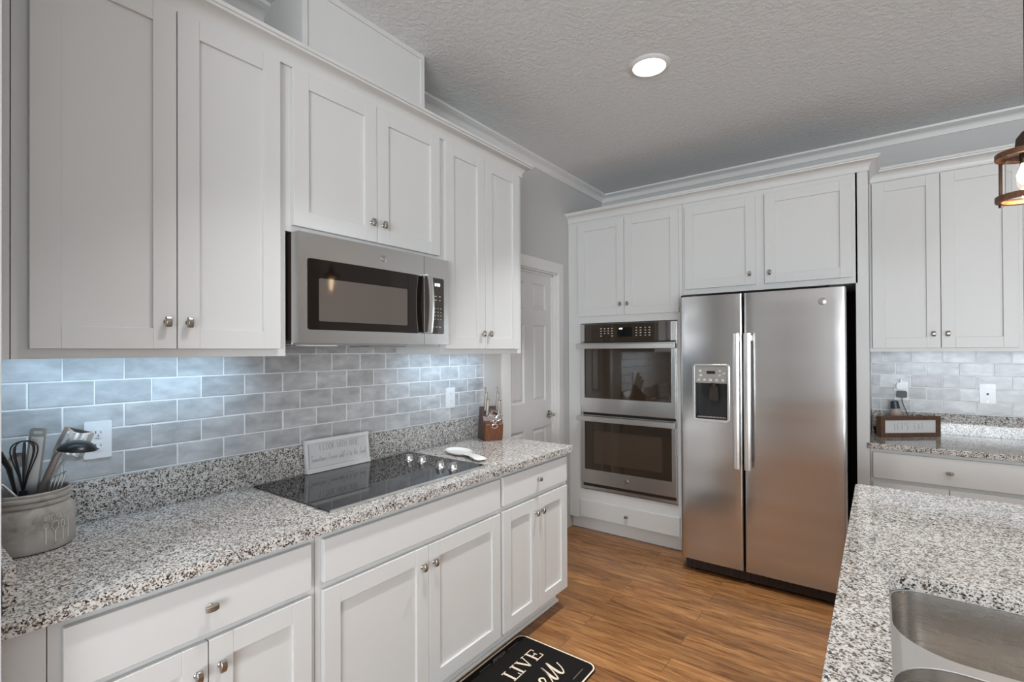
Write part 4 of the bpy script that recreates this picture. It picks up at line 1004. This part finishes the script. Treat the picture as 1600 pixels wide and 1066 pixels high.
b.tube(pts, [0.010, 0.013, 0.014, 0.011, 0.007, 0.006], 10, flat=0.5); b.tube([(0.18, 0.27, 1.02), (cx+0.035, cy-0.05, CT+0.03)], 0.006, 8); b.build('body', 'black_plastic', t0, smooth=True)
t0 = thing('steel_spoon', (cx+0.04, cy-0.05, CT+0.02), 'polished steel spoon with a rounded bowl behind the whisk', 'spoon', g_)
b = MB(); b.lathe([(0, -0.006), (0.012, -0.004), (0.020, 0.0), (0.0205, 0.001), (0.012, -0.003), (0, -0.005)], (0.085, 0.285, 1.12), 20, (1, -0.25, 0.1)); b.tube([(0.085, 0.285, 1.10), (0.10, 0.285, 1.03), (cx-0.03, cy, CT+0.03)], 0.003, 8); b.build('body', 'utensil_steel', t0, smooth=True)
t0 = thing('tongs', (cx+0.06, cy, CT+0.02), 'thin steel tongs at the near rim of the crock', 'tongs', g_)
b = MB(); b.tube([(0.208, 0.268, 1.036), (0.222, 0.238, 1.08), (0.23, 0.215, 1.10)], 0.003, 8); b.tube([(0.208, 0.268, 1.036), (cx+0.03, cy, CT+0.03)], 0.003, 8); b.build('arms', 'utensil_steel', t0, smooth=True)
t0 = thing('can_opener', (cx+0.0, cy+0.05, CT+0.02), 'small steel ribbed gadget at the far rim of the crock', 'gadget', g_)
b = MB()
for k in range(4): b.tube([(0.16+0.004*k, 0.335+0.007*k, 1.03), (0.16+0.004*k, 0.345+0.008*k, 1.07+0.004*k)], 0.002, 6)
b.tube([(0.16, 0.345, 1.07), (0.172, 0.372, 1.084)], 0.002, 6); b.tube([(0.162, 0.335, 1.03), (cx+0.0, cy+0.01, CT+0.03)], 0.004, 8); b.build('body', 'utensil_steel', t0, smooth=True)

# ------------------------------------------------------------------ right worktop items
s0 = Vector((2.050, 3.765)); s1 = Vector((2.344, 4.000)); sd = (s1-s0).normalized(); sn = Vector((-sd.y, sd.x)); SL = (s1-s0).length
def sf(a, c_, z): q = s0+sd*a+sn*c_; return (q.x, q.y, CT+0.0005+z)     # a along the front, c_ depth behind it
r = thing('block_sign', sf(SL/2, 0.02, 0), 'wooden box sign with brown frame reading LET\'S EAT, on the right worktop', 'sign')
b = MB(); f3 = lambda a, z, c_: sf(a, c_, z)
b.plate([[(0, 0), (SL, 0), (SL, 0.124), (0, 0.124)], [(0.026, 0.023), (SL-0.026, 0.023), (SL-0.026, 0.101), (0.026, 0.101)]], 0.0, 0.040, f3); b.build('frame', 'frame_wood', r, bevel=0.0015)
b = MB(); b.plate([[(0.0262, 0.0232), (SL-0.0262, 0.0232), (SL-0.0262, 0.1008), (0.0262, 0.1008)]], 0.008, 0.014, f3); b.build('face', 'sign_face', r)
b = MB(); f4 = lambda a, z, c_: sf(a, 0.008-c_, z)
write(b, "LET'S", 0.090, 0.042, 0.040, 0.50, 0.55, 0.0016, f4); write(b, 'EAT', 0.215, 0.042, 0.040, 0.50, 0.55, 0.0016, f4); b.build('lettering', 'print_grey', r)
# plugs
r = thing('plug_in_freshener', (2.150, YB-0.03, 1.165), 'white plug-in unit in the upper socket of the outlet above the LET\'S EAT sign', 'plug-in')
b = MB(BF); b.plate([rrect(2.132, 2.182, 1.160, 1.205, 0.016)], -YB+0.0165, -YB+0.045, lambda a, b_, c_: (a, c_, b_)); b.build('body', 'white_plastic', r, bevel=0.004)
MB(BF).lathe([(0, 0.024), (0.006, 0.022), (0.008, 0), (0, 0)], (2.157, -YB+0.030, 1.205), 12, (0, 0, 1)).build('refill', 'white_plastic', r, smooth=True)
r = thing('power_adapter', (2.160, YB-0.03, 1.110), 'black power adapter with a thin cord in the lower socket of the same outlet', 'adapter')
b = MB(BF); b.plate([rrect(2.133, 2.187, 1.107, 1.150, 0.009)], -YB+0.0170, -YB+0.046, lambda a, b_, c_: (a, c_, b_)); b.build('body', 'black_plastic', r, bevel=0.003)
b = MB(); b.tube([(2.160, YB-0.035, 1.108), (2.164, YB-0.038, 1.07), (2.178, YB-0.038, 1.03), (2.196, YB-0.038, 0.98), (2.20, YB-0.045, 0.8885), (2.19, YB-0.15, 0.8885), (2.095, YB-0.19, 0.8885)], 0.0022, 8); b.build('cord', 'black_plastic', r, smooth=True)
r = thing('charging_device', (2.120, 4.055, CT), 'tilted dark blue device on a tan base standing behind the LET\'S EAT sign', 'device')
b = MB(); b.lathe([(0, 0), (0.030, 0), (0.030, 0.12), (0.027, 0.148), (0, 0.148)], (2.140, 4.060, CT+0.0045), 20, (-0.10, 0, 1)); b.build('base', 'tan_plastic', r, smooth=True)
b = MB(); b.lathe([(0, 0.1485), (0.026, 0.1485), (0.024, 0.170), (0.021, 0.196), (0.010, 0.200), (0, 0.200)], (2.140, 4.060, CT+0.0045), 20, (-0.10, 0, 1)); b.build('cap', 'adapter_blue', r, smooth=True)
b = MB(); b.plate([rrect(2.010, 2.085, 3.90, 3.985, 0.02)], CT+0.022, CT+0.048, lambda a, b_, c_: (a, b_, c_)); b.plate([rrect(2.015, 2.08, 3.905, 3.98, 0.02)], CT+0.0005, CT+0.022, lambda a, b_, c_: (a, b_, c_))
o = b.build('smart_speaker', 'black_plastic', bevel=0.006); tag(o, 'small black box tucked behind the left end of the LET\'S EAT sign', 'device'); top(o)

# ------------------------------------------------------------------ recessed ceiling lights
GL = 'recessed ceiling lights'
def downlight(x, y, label):
    r = thing('recessed_light', (x, y, CZ-0.012), label, 'ceiling light', GL)
    MB().lathe([(0.078, 0.004), (0.080, 0.0), (0.098, 0.006), (0.103, 0.0115), (0.078, 0.0115)], (x, y, CZ-0.012), 40).build('trim_ring', 'trim_paint', r, smooth=True)
    MB().lathe([(0, 0.006), (0.0775, 0.006), (0.0775, 0.0115), (0, 0.0115)], (x, y, CZ-0.012), 40).build('lens', 'lamp_lens', r)
downlight(1.135, 2.372, 'round white recessed light glowing in the ceiling above the aisle')
for i, (x, y) in enumerate(LAMPS[1:]):
    downlight(x, y, ['round recessed light above the near end of the left worktop, behind the view', 'round recessed light behind the camera on the left', 'round recessed light over the far right of the island', 'round recessed light over the near right of the island', 'round recessed light behind the camera on the right'][i])

# ------------------------------------------------------------------ pendant
def pendant(x, y, z, label):
    r = thing('pendant_lamp', (x, y, z-0.08), label, 'pendant light', 'wood ring pendants over the island')
    R_ = 0.075
    for zz, dr_ in ((z+0.070, 0), (z-0.070, 0)):
        b = MB(); b.lathe([(R_-0.016, -0.008), (R_, -0.008), (R_, 0.010), (R_-0.016, 0.010), (R_-0.016, -0.008)], (x, y, zz), 40); b.build('wood_ring', 'pendant_wood', r, bevel=0.0015)
    b = MB(); b.lathe([(0, 0), (R_-0.017, 0), (R_-0.017, 0.006), (0.028, 0.010), (0.024, 0.05), (0.010, 0.07), (0, 0.07)], (x, y, z+0.074), 32); b.build('cap', 'pendant_bronze', r, smooth=True)
    for k in range(3):
        a = math.radians(262+120*k); b = MB(); px, py = x+(R_-0.006)*math.cos(a), y+(R_-0.006)*math.sin(a)
        b.box((px-0.0045, py-0.0045, z-0.066), (px+0.0045, py+0.0045, z+0.066)); b.build('post', 'pendant_bronze', r, bevel=0.001)
        MB().lathe([(0, -0.008), (0.006, -0.008), (0.006, 0), (0, 0)], (px, py, z-0.078), 12).build('finial', 'pendant_bronze', r)
    MB().lathe([(0.048, -0.062), (0.050, -0.062), (0.050, 0.062), (0.048, 0.062), (0.048, -0.062)], (x, y, z), 40).build('glass_shade', 'clear_glass', r, smooth=True)
    bl = MB().lathe([(0.0, -0.030), (0.012, -0.026), (0.022, -0.010), (0.023, 0.005), (0.014, 0.030), (0.012, 0.040), (0, 0.040)], (x, y, z), 24).build('bulb', 'bulb_glow', r, smooth=True)
    MB().lathe([(0.013, 0.040), (0.016, 0.040), (0.016, 0.072), (0, 0.072)], (x, y, z), 20).build('socket', 'pendant_bronze', r, smooth=True)
    MB().tube([(x, y, z+0.144), (x, y, CZ-0.02)], 0.004, 10).build('stem', 'pendant_bronze', r)
    MB().lathe([(0, 0), (0.05, 0), (0.06, 0.012), (0.06, 0.0195), (0, 0.0195)], (x, y, CZ-0.02), 32).build('canopy', 'pendant_bronze', r, smooth=True)
    point('pendant_bulb_light', (x, y, z-0.045), 2.2, (1.0, 0.66, 0.36), 0.012)
pendant(2.430, 2.280, 1.985, 'glass pendant lamp with two brown wooden rings, hanging at the right edge over the island')
pendant(2.430, 1.150, 1.985, 'glass pendant lamp with wooden rings over the sink, outside the right edge')

# ------------------------------------------------------------------ floor mat
MZ = FZ+0.001
r = thing('kitchen_mat', (0.80, 1.40, FZ), 'black kitchen mat with cream border reading LIVE well, on the floor before the cooktop', 'mat')
MX0, MX1, MY0, MY1 = 0.570, 1.010, 0.95, 2.035
MB().plate([rrect(MX0, MX1, MY0, MY1, 0.045, 8)], MZ, MZ+0.008, lambda a, b_, c_: (a, b_, c_)).build('base', 'mat_black', r, bevel=0.002)
f3 = lambda a, b_, c_: (a, b_, MZ+0.008+c_)
b = MB(); b.ribbon(rrect(MX0+0.006, MX1-0.006, MY0+0.006, MY1-0.006, 0.04, 8), 0.007, f3, 0.0006, closed=True); b.build('border', 'mat_cream', r)
# lettering runs along +y; reading up is -x  (a = along y, b = up)
tl = lambda a, b_, c_: (0.762-b_, a, MZ+0.008+c_)
b = MB(); H_ = 0.069; st, th_ = 0.0105, 0.0045
def serif(x, y, w=0.028): b.ribbon([(x-w/2, y), (x+w/2, y)], th_, tl)
xL, xI, xV, xE = 1.738, 1.797, 1.836, 1.910
b.ribbon([(xL, 0), (xL, H_)], st, tl); serif(xL, H_); b.ribbon([(xL-0.013, 0), (xL+0.040, 0)], th_, tl); b.ribbon([(xL+0.040, -0.002), (xL+0.040, 0.019)], th_, tl)
b.ribbon([(xI, 0), (xI, H_)], st, tl); serif(xI, 0); serif(xI, H_)
b.ribbon([(xV-0.006, H_), (xV+0.018, 0)], st, tl); b.ribbon([(xV+0.042, H_), (xV+0.018, 0)], th_, tl); serif(xV-0.006, H_, 0.022); serif(xV+0.042, H_, 0.019)
b.ribbon([(xE, 0), (xE, H_)], st, tl); b.ribbon([(xE-0.012, 0), (xE+0.044, 0)], th_, tl); b.ribbon([(xE-0.012, H_), (xE+0.042, H_)], th_, tl); b.ribbon([(xE, H_/2), (xE+0.028, H_/2)], th_, tl)
b.ribbon([(xE+0.044, -0.002), (xE+0.044, 0.020)], th_, tl); b.ribbon([(xE+0.042, H_+0.002), (xE+0.042, H_-0.018)], th_, tl); b.ribbon([(xE+0.028, H_/2-0.010), (xE+0.028, H_/2+0.010)], th_, tl)
# script 'well' beneath
tw = lambda a, b_, c_: (0.905-b_, a, MZ+0.008+c_)
def spl(P, n=6):
    out = []
    for i in range(len(P)-1):
        p0, p1, p2, p3 = P[max(i-1, 0)], P[i], P[i+1], P[min(i+2, len(P)-1)]
        for k in range(n):
            t = k/n; out.append(tuple(0.5*((2*p1[j])+(-p0[j]+p2[j])*t+(2*p0[j]-5*p1[j]+4*p2[j]-p3[j])*t*t+(-p0[j]+3*p1[j]-3*p2[j]+p3[j])*t**3) for j in range(2)))
    out.append(P[-1]); return out
sc_ = [(1.655, .055), (1.668, .005), (1.695, .05), (1.712, .004), (1.745, .055), (1.768, .022), (1.798, .028), (1.815, .050), (1.800, .062), (1.786, .045), (1.788, .010), (1.812, .0), (1.842, .040), (1.868, .098), (1.852, .050), (1.843, .010), (1.853, .0), (1.878, .040), (1.909, .098), (1.896, .050), (1.890, .010), (1.902, .0), (1.925, .025), (1.943, .062)]
wt_ = [5, 10, 5, 10, 5, 5, 5, 7, 8, 10, 10, 6, 5, 6, 12, 12, 7, 5, 6, 12, 12, 7, 5, 5]
sp_ = spl(sc_, 6); ws_ = spl([(w_/1000, 0) for w_ in wt_], 6)
b.ribbon(sp_, [max(0.003, q[0]) for q in ws_], tw)
# second word pair down the mat
tl2 = lambda a, b_, c_: (0.775-b_, a, MZ+0.008+c_)
write(b, 'LAUGH', 1.30, 0.0, 0.075, 0.75, 0.25, 0.009, tl2)
b.build('lettering', 'mat_cream', r)
b = MB()
for (x_, y0_, y1_) in ((0.604, 1.680, 1.755), (0.606, 1.885, 1.973), (0.962, 1.885, 1.972)): b.ribbon([(x_, y0_), (x_, y1_)], 0.003, f3)
for q in range(5): b.ribbon(spl([(0.613-0.002*q, 1.772+0.018*q), (0.600, 1.782+0.018*q), (0.596, 1.796+0.017*q), (0.606, 1.800+0.016*q), (0.609, 1.788+0.017*q)], 4), 0.0022, f3)
b.ribbon(spl([(0.612, 1.768), (0.600, 1.80), (0.611, 1.83), (0.600, 1.874)], 6), 0.0020, f3)
b.build('scroll_ornament', 'mat_grey', r)
